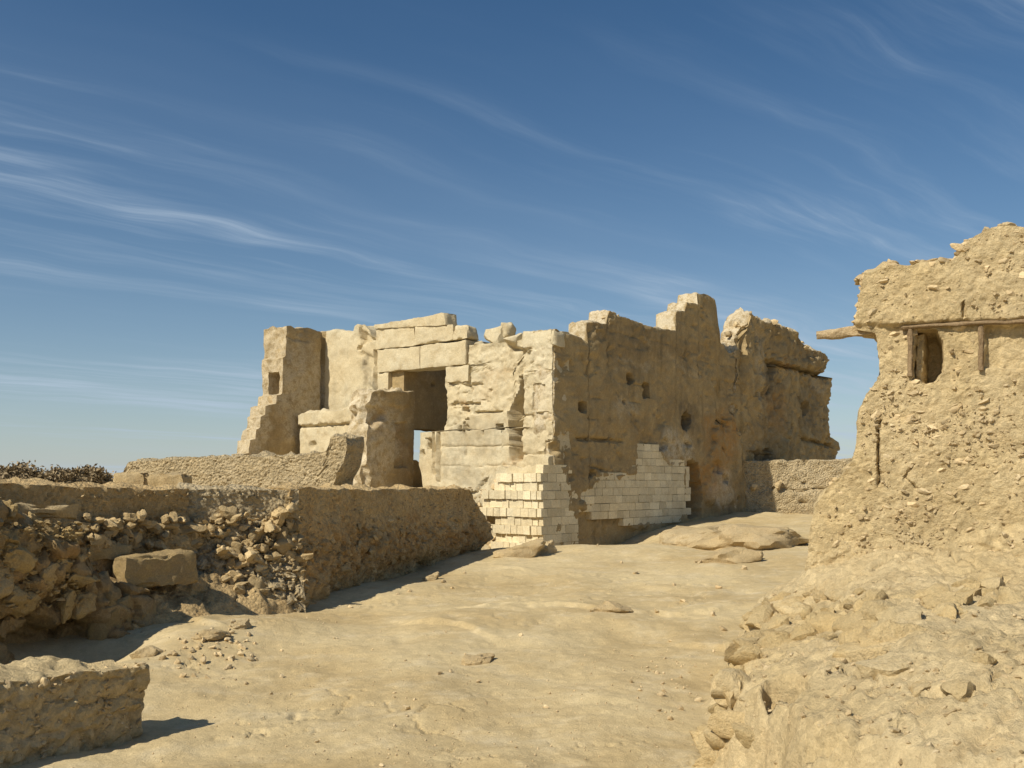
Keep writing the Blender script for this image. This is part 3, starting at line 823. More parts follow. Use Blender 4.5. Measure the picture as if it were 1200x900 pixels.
# -- spur wall at the far end of the front, its broken end stepped towards us
SPO = FA.P(FA.u(378), 0)[:2]
SP = Plane(SPO, -AX, (1, -1))
sp_top = SP.pts([(382, 389), (372, 388), (360, 384), (345, 385), (340, 382), (334, 382)])
sp_L = edge_px(SP, [(335, 383), (335, 418), (331, 418.5), (331, 462), (325, 462.5), (323, 474), (311, 474.6), (310.5, 487), (305.5, 487.6), (305, 502), (300, 502.6), (299.5, 515), (294, 515.6), (293, 531), (286, 531.6), (284, 600)])
SPTH = 0.85
def sp_niche(v, w):
    z0 = SP.uv(333, 462)[1]; z1 = SP.uv(333, 435)[1]
    m = sstep(z0, z0 + 0.03, v) * (1 - sstep(z1 - 0.03, z1, v)) * sstep(0.18 * SPTH, 0.22 * SPTH, w) * (1 - sstep(0.62 * SPTH, 0.66 * SPTH, w))
    return -0.55 * m
relief('spur_wall', SP, sp_top, SP.u(384), sp_L, 1.0, [(-0.3, 0.85), (1.18, 0.85), (1.3, 0.78), (1.6, 0.6), (2.3, 0.45)], 0.03, mkdisp(base_plaster(0.02, 54), [feat_line(SP, [(335, 395), (348, 398), (360, 400)], -0.03, 0.05, 0.03), feat_poly(SP, [(376, 380), (382, 380), (382, 520), (376, 520)], -0.12, 0.03, 0.01), feat_poly(SP, [(330, 378), (360, 380), (356, 388), (346, 393), (333, 391)], 0.03, 0.05, 0.05)]),
       'side', temple, warp=0.016, seed=15, toprough=0.05, pale=0.6, capR=sp_niche, nk=34, spots=[spot(SP, 1, 352, 400, 14, 22, 0.35), spot(SP, 2, 352, 460, 40, 70, 0.65), spot(SP, 2, 320, 430, 12, 60, 0.6), spot(SP, 2, 300, 500, 10, 40, 0.7)])
for (px, py, s) in ((306, 478, 0.16), (300, 496, 0.14), (293, 508, 0.15), (288, 521, 0.17), (312, 469, 0.12), (295, 498, 0.10), (285, 528, 0.14)):
    u, v = SP.off(-0.35).uv(px + 4, py)
    stone('stone', SP.P(u, v, -0.35 + rs.uniform(-.15, .15)), (s * 1.3, s * 1.5, s), temple, rot=(0, 0, SP.rz + rs.uniform(-.2, .2)))

# -- screen wall and broken pier in front of the doorway
SC = FA.off(0.85)
relief('screen_wall', SC, SC.pts([(424, 477), (412, 478), (405, 481), (386, 482), (378, 481), (366, 484), (358, 485), (350, 489)]), SC.u(424), SC.u(350), 1.0, 0.5, 0.035,
       mkdisp(base_plaster(0.02, 64), [feat_line(SC, [(350, 501), (380, 498), (412, 497)], -0.06, 0.04, 0.01), feat_poly(SC, [(346, 484), (426, 476), (426, 496), (346, 500)], 0.07, 0.03, 0.02), feat_hole(SC, 366, 522, 3, 4, -0.1)]), 'facade', temple, warp=0.022, seed=18, toprough=0.07)
PPO = FA.P(FA.u(476), 0)[:2]
PP = Plane(PPO, -AX, (1, -1))
pp_top = PP.pts([(482, 459), (462, 459), (452, 459), (444, 457), (438, 459), (432, 463)])
pp_L = edge_px(PP, [(436, 458), (434, 468), (432, 474), (436, 482), (434, 492), (430, 505), (428, 520), (430, 538), (428, 546), (426, 556), (429, 568), (427, 600)])
relief('doorway_pier', PP, pp_top, PP.u(484), pp_L, 1.0, 0.62, 0.03, mkdisp(base_plaster(0.025, 74), [feat_poly(PP, [(463, 495), (477, 495), (477, 548), (463, 548)], -0.07, 0.02, 0.01), feat_poly(PP, [(428, 470), (446, 478), (452, 490), (436, 500), (428, 498)], -0.14, 0.08, 0.06), feat_hole(PP, 428, 560, 5, 16, -0.15), feat_hole(PP, 452, 553, 1.5, 2, -0.06), feat_poly(PP, [(440, 455), (480, 455), (478, 478), (446, 476)], 0.05, 0.06, 0.04)]),
       'side', temple, warp=0.02, seed=21, toprough=0.10, pale=0.7, nk=22, spots=[spot(PP, 2, 448, 525, 24, 60, 0.7), spot(PP, 2, 426, 500, 9, 90, 0.9), spot(PP, 0, 442, 485, 10, 14, 0.4), spot(PP, 2, 430, 465, 20, 10, 0.9), spot(PP, 0, 470, 520, 8, 26, 0.3)])
# -- inner wall seen through the doorway, with its own low opening
ILO = FA.P(FA.u(468), 0, -0.35)[:2]
IL = Plane(ILO, AX, (1, -1))
il_b = IL.uv(500, 503)[1]
def relief_box(name, pl, u0, u1, z0, z1, thick, mat, seed, top=None, amp=0.02, feats=()):
    return relief(name, pl, top or [(u0, z1), (u1, z1)], u0, u1, z0, thick, 0.05, mkdisp(base_plaster(amp, seed), list(feats)), mat, temple, warp=0.02, seed=seed, toprough=0.03)
relief_box('inner_wall_upper', IL, -0.25, 3.4, il_b, il_b + 2.3, 0.6, 'side', 81, feats=(feat_hole(IL, 482, 464, 1.5, 2, -0.1), feat_hole(IL, 507, 450, 2.5, 3, -0.1)))
relief_box('inner_wall_lower', IL, IL.u(476.5), 3.4, 1.0, IL.uv(488, 541)[1], 0.6, 'side', 82, top=IL.pts([(470, 539), (480, 540), (487, 539), (490, 542), (500, 543), (560, 541)]))
relief_box('inner_wall_stub', IL, -0.25, IL.u(479), 1.0, il_b + 0.03, 0.6, 'side', 83)

# -- brick buttress at the corner, its front face toothed
PU0, PU1 = -0.47, 0.80
pz0 = 0.05
core = part('buttress', block_mesh('buttress', RW, [(PU0 + 0.16, pz0), (PU1 - 0.04, pz0), (PU1 - 0.04, RW.uv(670, 583)[1]), (PU0 + 0.16, RW.uv(640, 583)[1])], -1.0, -0.012, mat='mortar', rough=0.004), None, temple)
HR = 0.172
for r in range(11):
    v = pz0 + HR * (r + 0.5)
    px_l = 0
    # side face, long bricks
    u = PU0 + 0.02 + (0.0 if r % 2 else 0.0) + (0.06 if r % 2 == 0 else 0.0)
    first = True
    while u < PU1 - 0.05:
        lu = rs.uniform(0.26, 0.36)
        if first and r % 2: lu *= 0.6
        first = False
        lu = min(lu, PU1 - u)
        if lu < 0.09: break
        topcut = 1.65 + (0.12 if u < 0.05 else -0.1 * (u > 0.35)) 
        if v + HR / 2 < topcut + 0.35 and not (v > 1.45 and u > 0.3):
            brick(core, RW, u + lu / 2, v, -0.085 + rs.gauss(0, 0.003), lu - 0.006, HR - 0.006, 0.18)
        u += lu
# front face: rows of headers, every second row set back
PF = Plane(RW.P(PU0, 0, 0)[:2], FD, (-1, -1))
rows_px = [(631, 549, 590), (630, 557, 585), (629, 566, 581), (629, 575, 575), (628, 585, 572), (627, 595, 585), (626, 604, 572), (625, 612, 577), (626, 621, 580)]
for r in range(10):
    v = pz0 + HR * (r + 0.5)
    setback = -0.055 if r % 2 == 0 else 0.0
    u = 0.10
    far_u = [1.0, 1.25, 1.1, 1.35, 1.2, 1.55, 1.45, 1.5, 1.2, 1.05][r]
    while u < far_u:
        lu = rs.uniform(0.13, 0.2)
        if rs.random() > 0.03:
            brick(core, PF, u + lu / 2, v, -0.20 + setback + rs.gauss(0, 0.012) - 0.10 * max(0, u - far_u + 0.45), lu - 0.007, HR - 0.004, 0.4)
        u += lu
corem = part('rubble_core', block_mesh('rubble_core', FA, [(0.1, 0.0), (2.15, 0.15), (1.65, 1.85), (0.1, 1.95)], -0.3, 0.13, mat='facade', rough=0.06, chip=0.12, res=0.08, seed=4), None, temple)
for i in range(60):
    u = rs.uniform(0.9, 2.2); v = rs.uniform(0.25, 1.75) 
    if u > 2.3 - 0.35 * v: continue
    stone('stone', FA.P(u, v, 0.11 + rs.uniform(-0.02, 0.05)), rs.uniform(0.06, 0.13), temple)

# ================================================================ walls on the left
# -- the long rubble-and-mortar wall: three stretches round a corner
wall = thing('rubble_wall', 'long waist-high mortared rubble wall bending round a corner, bordering the sandy path', 'wall', (K[0], K[1], 0.1))
W2 = Plane(K, WD, (1, -0.3))
def w2_prof(u, v):
    z = v
    bulge = 0.10 * sstep(1.25, 0.6, z) if False else 0.11 * (1 - sstep(0.55, 1.3, z))
    under = -0.12 * (1 - sstep(0.30, 0.55, z)) * sstep(1.5, 3.0, u)
    f1, f2, c = voro(u + 0.1 * fbm(u * 4, v * 4, 0, 2, 3), v + 0.1 * fbm(u * 4, v * 4, 1, 2, 3), 0.26, 66, 0.7)
    low = 1 - sstep(0.85, 1.15, z + 0.12 * fbm(u * 1.5, 0, 0, 5, 3))
    rub = low * (0.05 * (c - 0.5) - 0.05 * (1 - sstep(0, 0.22, f2 - f1)) + 0.03 * fbm(u * 5, v * 5, 0, 45, 4, 0.6))
    return bulge + under + rub + base_pebble(61, 0.035, 0.07, 0.014)(u, v)
w2top = W2.pts([(330, 573), (345, 573.5), (380, 572.5), (430, 573), (480, 573.5), (530, 573), (552, 574), (562, 574)])
w2R = edge_px(W2, [(551, 573), (557, 585), (562, 597), (569, 612), (571, 628), (564, 645), (556, 660), (550, 690)])
relief('wall_stretch', W2, w2top, -0.05, w2R, -0.15, 0.5, 0.028, mkdisp(w2_prof, [feat_hole(W2, 497, 662, 9, 8, -0.35), feat_poly(W2, [(340, 640), (300, 700), (320, 740), (380, 720), (372, 660)], 0.08, 0.12, 0.1)]), 'darkmud', wall, warp=0.025, seed=25, toprough=0.05, spots=[spot(W2, 0, 440, 640, 90, 40, 0.55), spot(W2, 0, 540, 635, 30, 14, 0.7), spot(W2, 0, 350, 660, 40, 50, 0.5)])
W1 = Plane(K, CONC - K, (0.3, -1))
def w1_talus(v):
    return 0.05 + 0.30 * float(1 - sstep(0.15, 1.15, np.array(v)))
w1top = W1.pts([(350, 573.5), (330, 573), (300, 572.5), (260, 573), (214, 573), (200, 573)])
relief('wall_stretch', W1, w1top, -0.05, 1.3, -0.15, 0.5, 0.025, mkdisp(lambda u, v: base_pebble(62, 0.03, 0.05, 0.018)(u, v) + 0.30 * (1 - sstep(0.15, 1.15, v)) + (1 - sstep(0.95, 1.25, v)) * (0.05 + base_rubble(88, 0.16, 0.04, 0.05)(u, v)), []), 'dash', wall, warp=0.02, seed=28, toprough=0.05)
W0 = Plane(CONC, -W0D, (1, -0.5))
w0top = W0.pts([(230, 574), (214, 574), (170, 573), (120, 572), (60, 570), (20, 568.5), (0, 568)]) + [(4.5, 1.58), (8.5, 1.58)]
relief('wall_stretch', W0, w0top, -0.02, 7.0, -0.2, 0.5, 0.03, mkdisp(lambda u, v: base_pebble(63, 0.03, 0.06, 0.018)(u, v) + 0.16 * (1 - sstep(0.85, 1.25, v + 0.12 * fbm(u * 2, 0, 0, 5, 3))), []), 'darkmud', wall, warp=0.025, seed=31, toprough=0.05)

# collapsed facing of that wall round its corner: stones one can pick out
pileA = [(205, 612), (250, 600), (345, 600), (340, 625), (318, 660), (302, 700), (300, 735), (275, 735), (262, 700), (270, 660), (250, 640), (205, 640)]
cnt = 0
while cnt < 130:
    px = rs.uniform(180, 345); py = rs.uniform(598, 740)
    if sdf_poly(np.array([px]), np.array([py]), pileA)[0] > 0: continue
    t = (py - 600) / 140.0
    w = 0.05
    for _ in range(4):
        q = W1.off(w); u, v = q.uv(px, py); w = w1_talus(v) + 0.02
    w += rs.uniform(-0.05, 0.03)
    q = W1.off(w); u, v = q.uv(px, py)
    if u < -0.25: continue
    s = rs.uniform(0.05, 0.10) if rs.random() < 0.7 else rs.uniform(0.10, 0.16)
    stone('stone', q.P(u, v), (s * rs.uniform(1.0, 1.6), s, s * rs.uniform(0.55, 0.9)), wall, shape=rs.choice(ANGW), rot=(rs.uniform(-.4, .4), rs.uniform(-.4, .4), rs.uniform(0, 3.14)))
    cnt += 1
for i in range(34):                               # broken arris of the corner
    z = rs.uniform(0.10, 1.40); s = rs.uniform(0.08, 0.15)
    k = 0.30 * (1 - float(sstep(0.15, 1.15, np.array(z))))
    p = W1.P(rs.uniform(-0.06, 0.10), z, k * 0.8 - 0.02)
    stone('stone', p, (s * 1.4, s, s * 0.8), wall, shape=rs.choice(ANGW))
for i in range(60):                               # stones standing proud of the stretch behind
    px = rs.uniform(100, 215); py = rs.uniform(606, 640)
    q = W0.off(0.15 + rs.uniform(-0.03, 0.04))
    u, v = q.uv(px, py)
    s = rs.uniform(0.03, 0.08)
    stone('stone', q.P(u, v), (s * 1.5, s * 1.2, s * 1.0), wall, shape=rs.choice(ANGW))
for i in range(90):                              # and of the long stretch by the path
    px = rs.uniform(340, 565); py = rs.uniform(600, 690)
    u, v = W2.uv(px, py)
    if v < 0.2 or v > 1.2: continue
    w = float(w2_prof(np.array([u]), np.array([v]))[0])
    s = rs.uniform(0.035, 0.10)
    stone('stone', W2.P(u, v, w - 0.3 * s), (s * 1.4, s * 0.7, s * 0.8), wall, shape=rs.choice(ANGW), rot=(rs.uniform(-.2, .2), rs.uniform(-.2, .2), W2.rz + rs.uniform(-.3, .3)))

gw = np.random.default_rng(77)
CP, CR = [], []
for i in range(380):                              # chips in the mortar of the collapsed corner
    z = gw.uniform(0.1, 1.2); u = gw.uniform(-0.1, 1.25)
    CP.append(W1.P(u, z, w1_talus(z) + 0.02 + gw.uniform(-0.03, 0.03))); CR.append(0.010 + 0.03 * gw.random() ** 2)
uu_ = gw.uniform(0, 7.0, 1500); zz_ = gw.uniform(0.25, 1.5, 1500)
dd_ = w2_prof(uu_, zz_)
for u, z, d in zip(uu_, zz_, dd_):
    r = 0.008 + 0.03 * gw.random() ** 3
    CP.append(W2.P(u, z, d - 0.3 * r)); CR.append(r)
for i in range(700):
    u = gw.uniform(0, 3.2); z = gw.uniform(0.6, 1.5)
    CP.append(W0.P(u, z, 0.02 + 0.16 * float(1 - sstep(0.85, 1.25, np.array(z))) + gw.uniform(-0.02, 0.02))); CR.append(0.008 + 0.03 * gw.random() ** 3)
stone_mass('small_stones', wall, np.array(CP), np.array(CR), 78, 'wallstone')
# -- mound of earth and stones filling the corner
def mound(name, poly, zfun, res, mat, parent, seed, big=0.12, cell=0.3, spots=None, kind=None, amp3=0.04, holes=()):
    xs = [p[0] for p in poly]; ys = [p[1] for p in poly]
    X, Y = np.meshgrid(np.arange(min(xs) - 0.3, max(xs) + 0.3, res), np.arange(min(ys) - 0.3, max(ys) + 0.3, res), indexing='ij')
    wx = X + 0.10 * fbm(X * 2.3, Y * 2.3, 0, seed, 4); wy = Y + 0.10 * fbm(X * 2.3, Y * 2.3, 4, seed + 2, 4)
    sd = sdf_poly(wx, wy, poly)
    g = ground_h(X, Y)
    top = zfun(X, Y, -sd)
    f1, f2, c = voro(wx, wy, cell, seed + 4)
    r = big * fbm(X * 1.6, Y * 1.6, 0, seed + 6, 5, 0.55) + 0.35 * big * (c - 0.5) - 0.4 * big * (1 - sstep(0, 0.2, f2 - f1))
    h1, h2, _ = voro(wx + 0.06 * fbm(X * 8, Y * 8, 0, seed + 31, 3), wy + 0.06 * fbm(X * 8, Y * 8, 3, seed + 32, 3), 0.8, seed + 33)
    r = r - 0.09 * (1 - sstep(0.0, 0.03, h2 - h1)) * sstep(0.0, 0.3, fbm(X * 1.2, Y * 1.2, 7, seed + 34, 3)) + 0.012 * fbm(X * 16, Y * 16, 0, seed + 35, 4, 0.65)
    for (hx, hy, hr, hd) in holes:
        r = r - hd * (1 - sstep(hr * 0.55, hr, np.hypot(wx - hx, wy - hy)))
    ins = sstep(-0.02, 0.12, -sd)
    Z = np.where(sd < 0.06, g * (1 - ins) + (top + r) * ins, g) - 0.10 * sstep(0.02, 0.12, sd)
    P = np.stack([X, Y, Z], -1)
    w = np.stack([fbm(X * 6, Y * 6, Z * 6, seed + 20 * i, 4, 0.6) for i in range(3)], -1)
    P = P + amp3 * w * ins[..., None]
    idx = np.arange(X.size).reshape(X.shape)
    q = np.stack([idx[:-1, :-1], idx[1:, :-1], idx[1:, 1:], idx[:-1, 1:]], -1).reshape(-1, 4)
    keep = (sd[:-1, :-1] < 0.13).ravel()
    me = mesh_np(name, P.reshape(-1, 3), q[keep], True, stain_of(X.ravel(), Y.ravel(), None))
    bm = bmesh.new(); bm.from_mesh(me)
    bmesh.ops.delete(bm, geom=[v for v in bm.verts if not v.link_faces], context='VERTS')
    bm.to_mesh(me); bm.free()
    o = part(name, me, mat, parent) if parent else link(name, me, mat)
    from_grid = (X[:, 0], Y[0], P[..., 2])
    def zat(x, y):
        i = int(np.clip((x - X[0, 0]) / res, 0, X.shape[0] - 1)); j = int(np.clip((y - Y[0, 0]) / res, 0, X.shape[1] - 1))
        return float(P[i, j, 2])
    return o, zat
poly2 = [(-4.35, 10.15), (-3.65, 9.95), (-3.3, 10.35), (-3.0, 11.0), (-2.6, 11.5), (-2.4, 12.0), (-3.0, 12.2), (-3.9, 11.5)]
ledge, ledge_z = mound('fallen_rubble', poly2, lambda X, Y, d: 0.28 + 0.25 * sstep(0.05, 0.5, d), 0.03, 'darkmud', wall, 140, big=0.06)

# -- ruined rubble wall standing in front of it
heap = thing('collapsed_stone_wall', 'crumbling brown wall of big boulders and mud, hollowed out at its foot', 'wall', (-4.1, 9.4, 0.0))
HP = Plane((-4.5, 8.6), (0.47, 0.88), (0.88, -0.47))
hp_top = HP.pts([(-60, 592), (-20, 590), (0, 592), (20, 596), (34, 604), (45, 612), (58, 618), (66, 630), (88, 632), (98, 640), (101, 662), (105, 680), (120, 686), (150, 688), (168, 687), (176, 694)])
hp_R = edge_px(HP, [(176, 690), (178, 700), (177, 720), (170, 740), (164, 760), (160, 790)])
hp_f = [feat_poly(HP, [(26, 735), (60, 722), (112, 722), (118, 750), (100, 782), (20, 782)], -0.32, 0.10, 0.08), feat_line(HP, [(146, 690), (149, 706), (152, 724)], -0.14, 0.05, 0.02), feat_poly(HP, [(112, 690), (146, 690), (150, 780), (112, 780)], 0.10, 0.10, 0.03), feat_poly(HP, [(152, 688), (180, 692), (172, 770), (150, 780)], 0.04, 0.08, 0.03),
        feat_poly(HP, [(-40, 600), (100, 640), (105, 690), (60, 700), (-40, 690)], 0.12, 0.12, 0.08)]
relief('mud_core', HP, hp_top, -1.6, hp_R, -0.45, 0.7, 0.028, mkdisp(base_rubble(71, 0.30, 0.06, 0.07, 0.8), hp_f), 'pile', heap, warp=0.05, seed=35, toprough=0.12, spots=[spot(HP, 0, 80, 660, 40, 30, 0.6), spot(HP, 0, 140, 740, 20, 30, 0.4), spot(HP, 0, 20, 700, 30, 30, 0.35)])
for (px, py, w, a, b, c, sh) in ((76, 634, 0.05, 0.16, 0.13, 0.13, 0), (47, 625, 0.06, 0.10, 0.13, 0.14, 1), (38, 612, 0.0, 0.08, 0.09, 0.12, 2), (72, 660, 0.10, 0.14, 0.12, 0.12, 3), (96, 708, 0.16, 0.10, 0.12, 0.12, 4), (76, 708, 0.14, 0.11, 0.10, 0.12, 5),
                                 (8, 600, 0.02, 0.10, 0.09, 0.12, 1), (20, 655, 0.14, 0.17, 0.2, 0.16, 0), (88, 655, 0.12, 0.10, 0.12, 0.13, 2), (28, 622, 0.06, 0.12, 0.1, 0.1, 4), (10, 632, 0.12, 0.12, 0.15, 0.12, 3), (50, 675, 0.15, 0.14, 0.16, 0.12, 5), (20, 705, 0.12, 0.16, 0.2, 0.14, 1), (88, 680, 0.15, 0.14, 0.18, 0.09, 2), (-5, 680, 0.15, 0.15, 0.2, 0.14, 4)):
    q = HP.off(w - 0.16); u, v = q.uv(px, py)
    link('boulder', BROWN[sh], None, heap, local(heap, q.P(u, v)), (rs.uniform(-.3, .3), rs.uniform(-.3, .3), rs.uniform(0, 3)), (a * 1.3, b * 1.3, c * 1.35))

for (px, py, w, a, b, c, sh) in ((128, 738, -0.08, 0.20, 0.22, 0.42, 0), (163, 736, -0.06, 0.17, 0.22, 0.38, 1)):
    q = HP.off(w); u, v = q.uv(px, py)
    link('boulder', LOBES[sh], None, heap, local(heap, q.P(u, v)), (0.05, 0.05, rs.uniform(0, 3)), (a, b, c))
gk = np.random.default_rng(81)
KP, KR = [], []
for i in range(700):
    u, v = HP.uv(gk.uniform(-30, 100), gk.uniform(612, 712))
    KP.append(HP.P(u, v, 0.06 + gk.uniform(-0.08, 0.04))); KR.append(0.01 + 0.035 * gk.random() ** 2)
stone_mass('small_stones', heap, np.array(KP), np.array(KR), 82, 'brownrock')

# -- loose cut stones by the walls
def cut_stone(name, px, depth, dims, rz, label, group=None, mat='rock', z=None, tilt=(0, 0)):
    w, d, h = dims
    pl = Plane((0, 0), (1, 0), (0, -1))
    me = block_mesh(name, pl, [(-w / 2, 0), (w / 2, 0), (w / 2, h), (-w / 2, h)], -d / 2, d / 2, res=0.04, rough=0.028, chip=0.08, mat=mat, seed=rs.randrange(999))
    p = at(px[0], px[1], depth)
    o = link(name, me, None, None, (p[0], p[1], p[2] if z is None else z), (tilt[0], tilt[1], rz))
    return tag(o, label, 'stone', group)
cut_stone('cut_stone', (182, 686), 10.45, (0.80, 0.36, 0.33), 0.86, 'long cut stone block lying on the rubble in the wall corner', tilt=(0, -0.06), mat='brownrock')
cut_stone('stone_slab', (46, 607), 9.3, (0.60, 0.25, 0.12), 0.80, 'flat stone slab laid on top of the crumbling boulder wall', tilt=(0, 0.0))
cut_stone('cut_stone', (154, 573), 15.6, (0.50, 0.4, 0.35), 0.1, 'squat pale cut stone before the pebbly parapet, next to a second one', mat='rock', z=TERR)
cut_stone('cut_stone', (198, 573), 15.2, (0.55, 0.4, 0.32), -0.1, 'longer pale cut stone with a dark broken end before the pebbly parapet', mat='rock', z=TERR)
cut_stone('cut_stone', (116, 655), 10.3, (0.62, 0.25, 0.15), 0.86, 'broken grey stone wedged behind the long cut block', tilt=(0.05, 0.05), mat='brownrock')

# -- parapet beyond, a low pier at its near end
par = thing('parapet_wall', 'low pebbly parapet with a raised broken end in front of the temple doorway', 'wall', (-4, 16, TERR))
pa = at(140, 565, 17.0)[:2]; pb = at(410, 565, 15.4)[:2]
PR = Plane(pa, pb - pa, (0, -1))
pr_top = PR.pts([(136, 566), (142, 556), (150, 541), (200, 538), (260, 535.5), (330, 533), (380, 531), (385, 527), (387, 513), (392, 510), (404, 510), (411, 512)])
pr_R = edge_px(PR, [(406, 510), (407, 520), (401, 545), (394, 560), (388, 575), (386, 600)])
relief('parapet', PR, pr_top, PR.u(138), pr_R, 1.2, 0.55, 0.03, base_pebble(65, 0.03, 0.05, 0.018), 'dash', par, warp=0.025, seed=38, toprough=0.06)

# -- low wall in the foreground, broad on top
low = thing('low_wall', 'low thick mortared wall with a flat earthy top, ending at the sandy path', 'wall', (-2.6, 6.0, 0.0))
SW = Plane((-2.93, 5.66), (0.545, 0.92), (1, -0.5))
sw_u = SW.u(179)
sw_top = [(-2.4, 0.50), (-1.0, 0.50)] + SW.pts([(0, 801), (40, 799), (90, 791), (140, 783), (178, 780)])
relief('wall_body', SW, sw_top, -2.4, sw_u, -0.15, [(-2.4, 1.5), (0, 1.05), (0.55, 0.62), (sw_u, 0.34)], 0.016, mkdisp(lambda u, v: base_pebble(67, 0.025, 0.09, 0.015)(u, v) + base_rubble(68, 0.2, 0.02, 0.02)(u, v), []), 'mud', low, warp=0.02, seed=41, toprough=0.05, nk=40, wscale=5)
gs = np.random.default_rng(79)
uu_ = gs.uniform(-0.3, sw_u, 700); zz_ = gs.uniform(0.0, 0.46, 700)
dd_ = base_pebble(67, 0.025, 0.09, 0.015)(uu_, zz_) + base_rubble(68, 0.2, 0.02, 0.02)(uu_, zz_)
rr_ = 0.004 + 0.03 * gs.random(700) ** 3
stone_mass('small_stones', low, SW.P(uu_, zz_, dd_ - 0.4 * rr_), rr_, 80)
for i in range(26):
    u = rs.uniform(-0.1, sw_u); z = float(np.interp(u, [a for a, b in sw_top], [b for a, b in sw_top]))
    stone('stone', SW.P(u, z - 0.01, -rs.uniform(0.0, 0.12)), rs.uniform(0.02, 0.045), low)

# ================================================================ low wall by the temple's far end
lo2 = thing('boundary_wall', 'low sunlit pebbly wall running from the far end of the temple', 'wall', (8, 26.6, 0.7))
LA = RW.P(RW.u(872), 0, 0.0)[:2]; LB = at(1060, 565, 26.0)[:2]
LP = Plane(LA, LB - LA, (0, -1))
relief('wall_body', LP, LP.pts([(870, 541), (905, 540.5), (960, 539.5), (1000, 539), (1060, 538)]), 0.0, LP.u(1055), 0.4, 0.5, 0.04, mkdisp(base_pebble(69, 0.03, 0.07, 0.022), [feat_line(LP, [(905, 572), (940, 575), (1000, 570)], -0.05, 0.04, 0.03), feat_poly(LP, [(870, 574), (1000, 574), (1000, 640), (870, 640)], 0.08, 0.12, 0.08), feat_hole(LP, 943, 567, 4, 2, -0.1), feat_hole(LP, 940, 589, 6, 2, -0.1)]), 'dash', lo2, warp=0.03, seed=44, toprough=0.04)
q = LP.off(0.10)
u, v = q.uv(912, 568)
link('stone', BOULDERS[2], None, lo2, local(lo2, q.P(u, v)), (0.1, 0.2, 0.4), (0.11, 0.14, 0.20))
for (px, py, s) in ((884, 572, 0.18), (975, 568, 0.16), (980, 562, 0.13), (966, 590, 0.18), (890, 600, 0.2)):
    u, v = LP.off(0.14).uv(px, py)
    stone('stone', LP.P(u, v, 0.10), (s * 1.2, s * 0.8, s * 0.7), lo2)

# ================================================================ stone house on the right
house = thing('ruined_house', 'ruined mud and rubble house with slit window and a wooden beam jutting out', 'house', (3.6, 7.6, 0.0))
HO = at(1000, 565, 8.5)[:2]
HB_ = Plane(HO, (0.9, -0.40), (-0.4, -0.9))
ho_top = HB_.pts([(1010, 324), (1015, 322), (1026, 321), (1034, 314), (1050, 312), (1070, 312), (1090, 310), (1114, 307), (1124, 298), (1130, 288), (1142, 279), (1156, 271), (1180, 267), (1200, 268), (1260, 262), (1330, 268)])
ho_L = edge_px(HB_, [(1013, 322), (1009, 340), (1006, 352), (1005, 365), (1002, 378), (1003, 386), (1026, 389), (1028, 400), (1030, 432), (1031, 442), (1026, 448), (1014, 462), (1010, 475), (1004, 500), (1003, 520), (1000, 540), (988, 556), (970, 570), (955, 592), (949, 615), (945, 650), (941, 690), (938, 760), (936, 850)])
win = [(1071, 388), (1099, 387), (1104, 400), (1104, 436), (1096, 447), (1085, 449), (1072, 441)]
ho_f = [feat_poly(HB_, win, -0.42, 0.02, 0.012), feat_poly(HB_, [(1072, 390), (1085, 389), (1084, 448), (1073, 442)], 0.30, 0.012, 0.01), feat_poly(HB_, [(1152, 381), (1240, 376), (1240, 436), (1152, 432)], -0.06, 0.02, 0.01),
        feat_poly(HB_, [(960, 250), (1400, 240), (1400, 364), (1060, 381), (960, 388)], 0.05, 0.025, 0.02), feat_line(HB_, [(1030, 495), (1030, 530), (1031, 568)], -0.06, 0.014, 0.01), feat_line(HB_, [(1068, 545), (1062, 560), (1072, 575)], -0.03, 0.014, 0.02),
        feat_line(HB_, [(1128, 355), (1129, 372)], -0.05, 0.015, 0.005), feat_poly(HB_, [(1100, 640), (1200, 620), (1260, 620), (1260, 760), (1000, 760)], 0.10, 0.25, 0.1)]
hb_base = base_pebble(75, 0.014, 0.05, 0.004)
hdisp = mkdisp(lambda u, v: hb_base(u, v) + 0.004 * fbm(u * 22, v * 22, 0, 79, 4, 0.7), ho_f)
relief('wall', HB_, ho_top, ho_L, HB_.u(1330), -0.1, 0.55, 0.012, hdisp, 'mud', house, warp=0.012, seed=47, toprough=0.06, wscale=6)

def cyl_between(name, a, b, r0, r1, mat, parent, seed=0, seg=14, rings=26, wob=0.12):
    a = Vector([float(x) for x in a]); b = Vector([float(x) for x in b])
    ax = (b - a).normalized(); x = ax.orthogonal().normalized(); y = ax.cross(x)
    vs, fs = [], []
    for i in range(rings + 1):
        t = i / rings
        for j in range(seg):
            th = 2 * math.pi * j / seg
            r = (r0 + (r1 - r0) * t)
            p = a + (b - a) * t
            k = 1 + wob * float(fbm(t * 5, math.cos(th) * 1.5, math.sin(th) * 1.5, seed, 3))
            bow = 0.4 * r0 * math.sin(t * 3.1)
            vs.append(p + (x * math.cos(th) + y * math.sin(th)) * r * k + Vector((0, 0, bow)))
    for i in range(rings):
        for j in range(seg):
            fs.append((i * seg + j, i * seg + (j + 1) % seg, (i + 1) * seg + (j + 1) % seg, (i + 1) * seg + j))
    me = bpy.data.meshes.new(name)
    fs.append(tuple(range(seg))[::-1]); fs.append(tuple(range(rings * seg, (rings + 1) * seg)))
    me.from_pydata(vs, [], fs); me.update()
    for p in me.polygons: p.use_smooth = True
    me.set_sharp_from_angle(angle=math.radians(50))
    return part(name, me, mat, parent)
bq = HB_.off(-0.06)
cyl_between('beam', bq.P(*bq.uv(957, 393)), bq.P(*bq.uv(1075, 386)), 0.034, 0.066, 'beam', house, 3, wob=0.5)
lq = HB_.off(0.028)
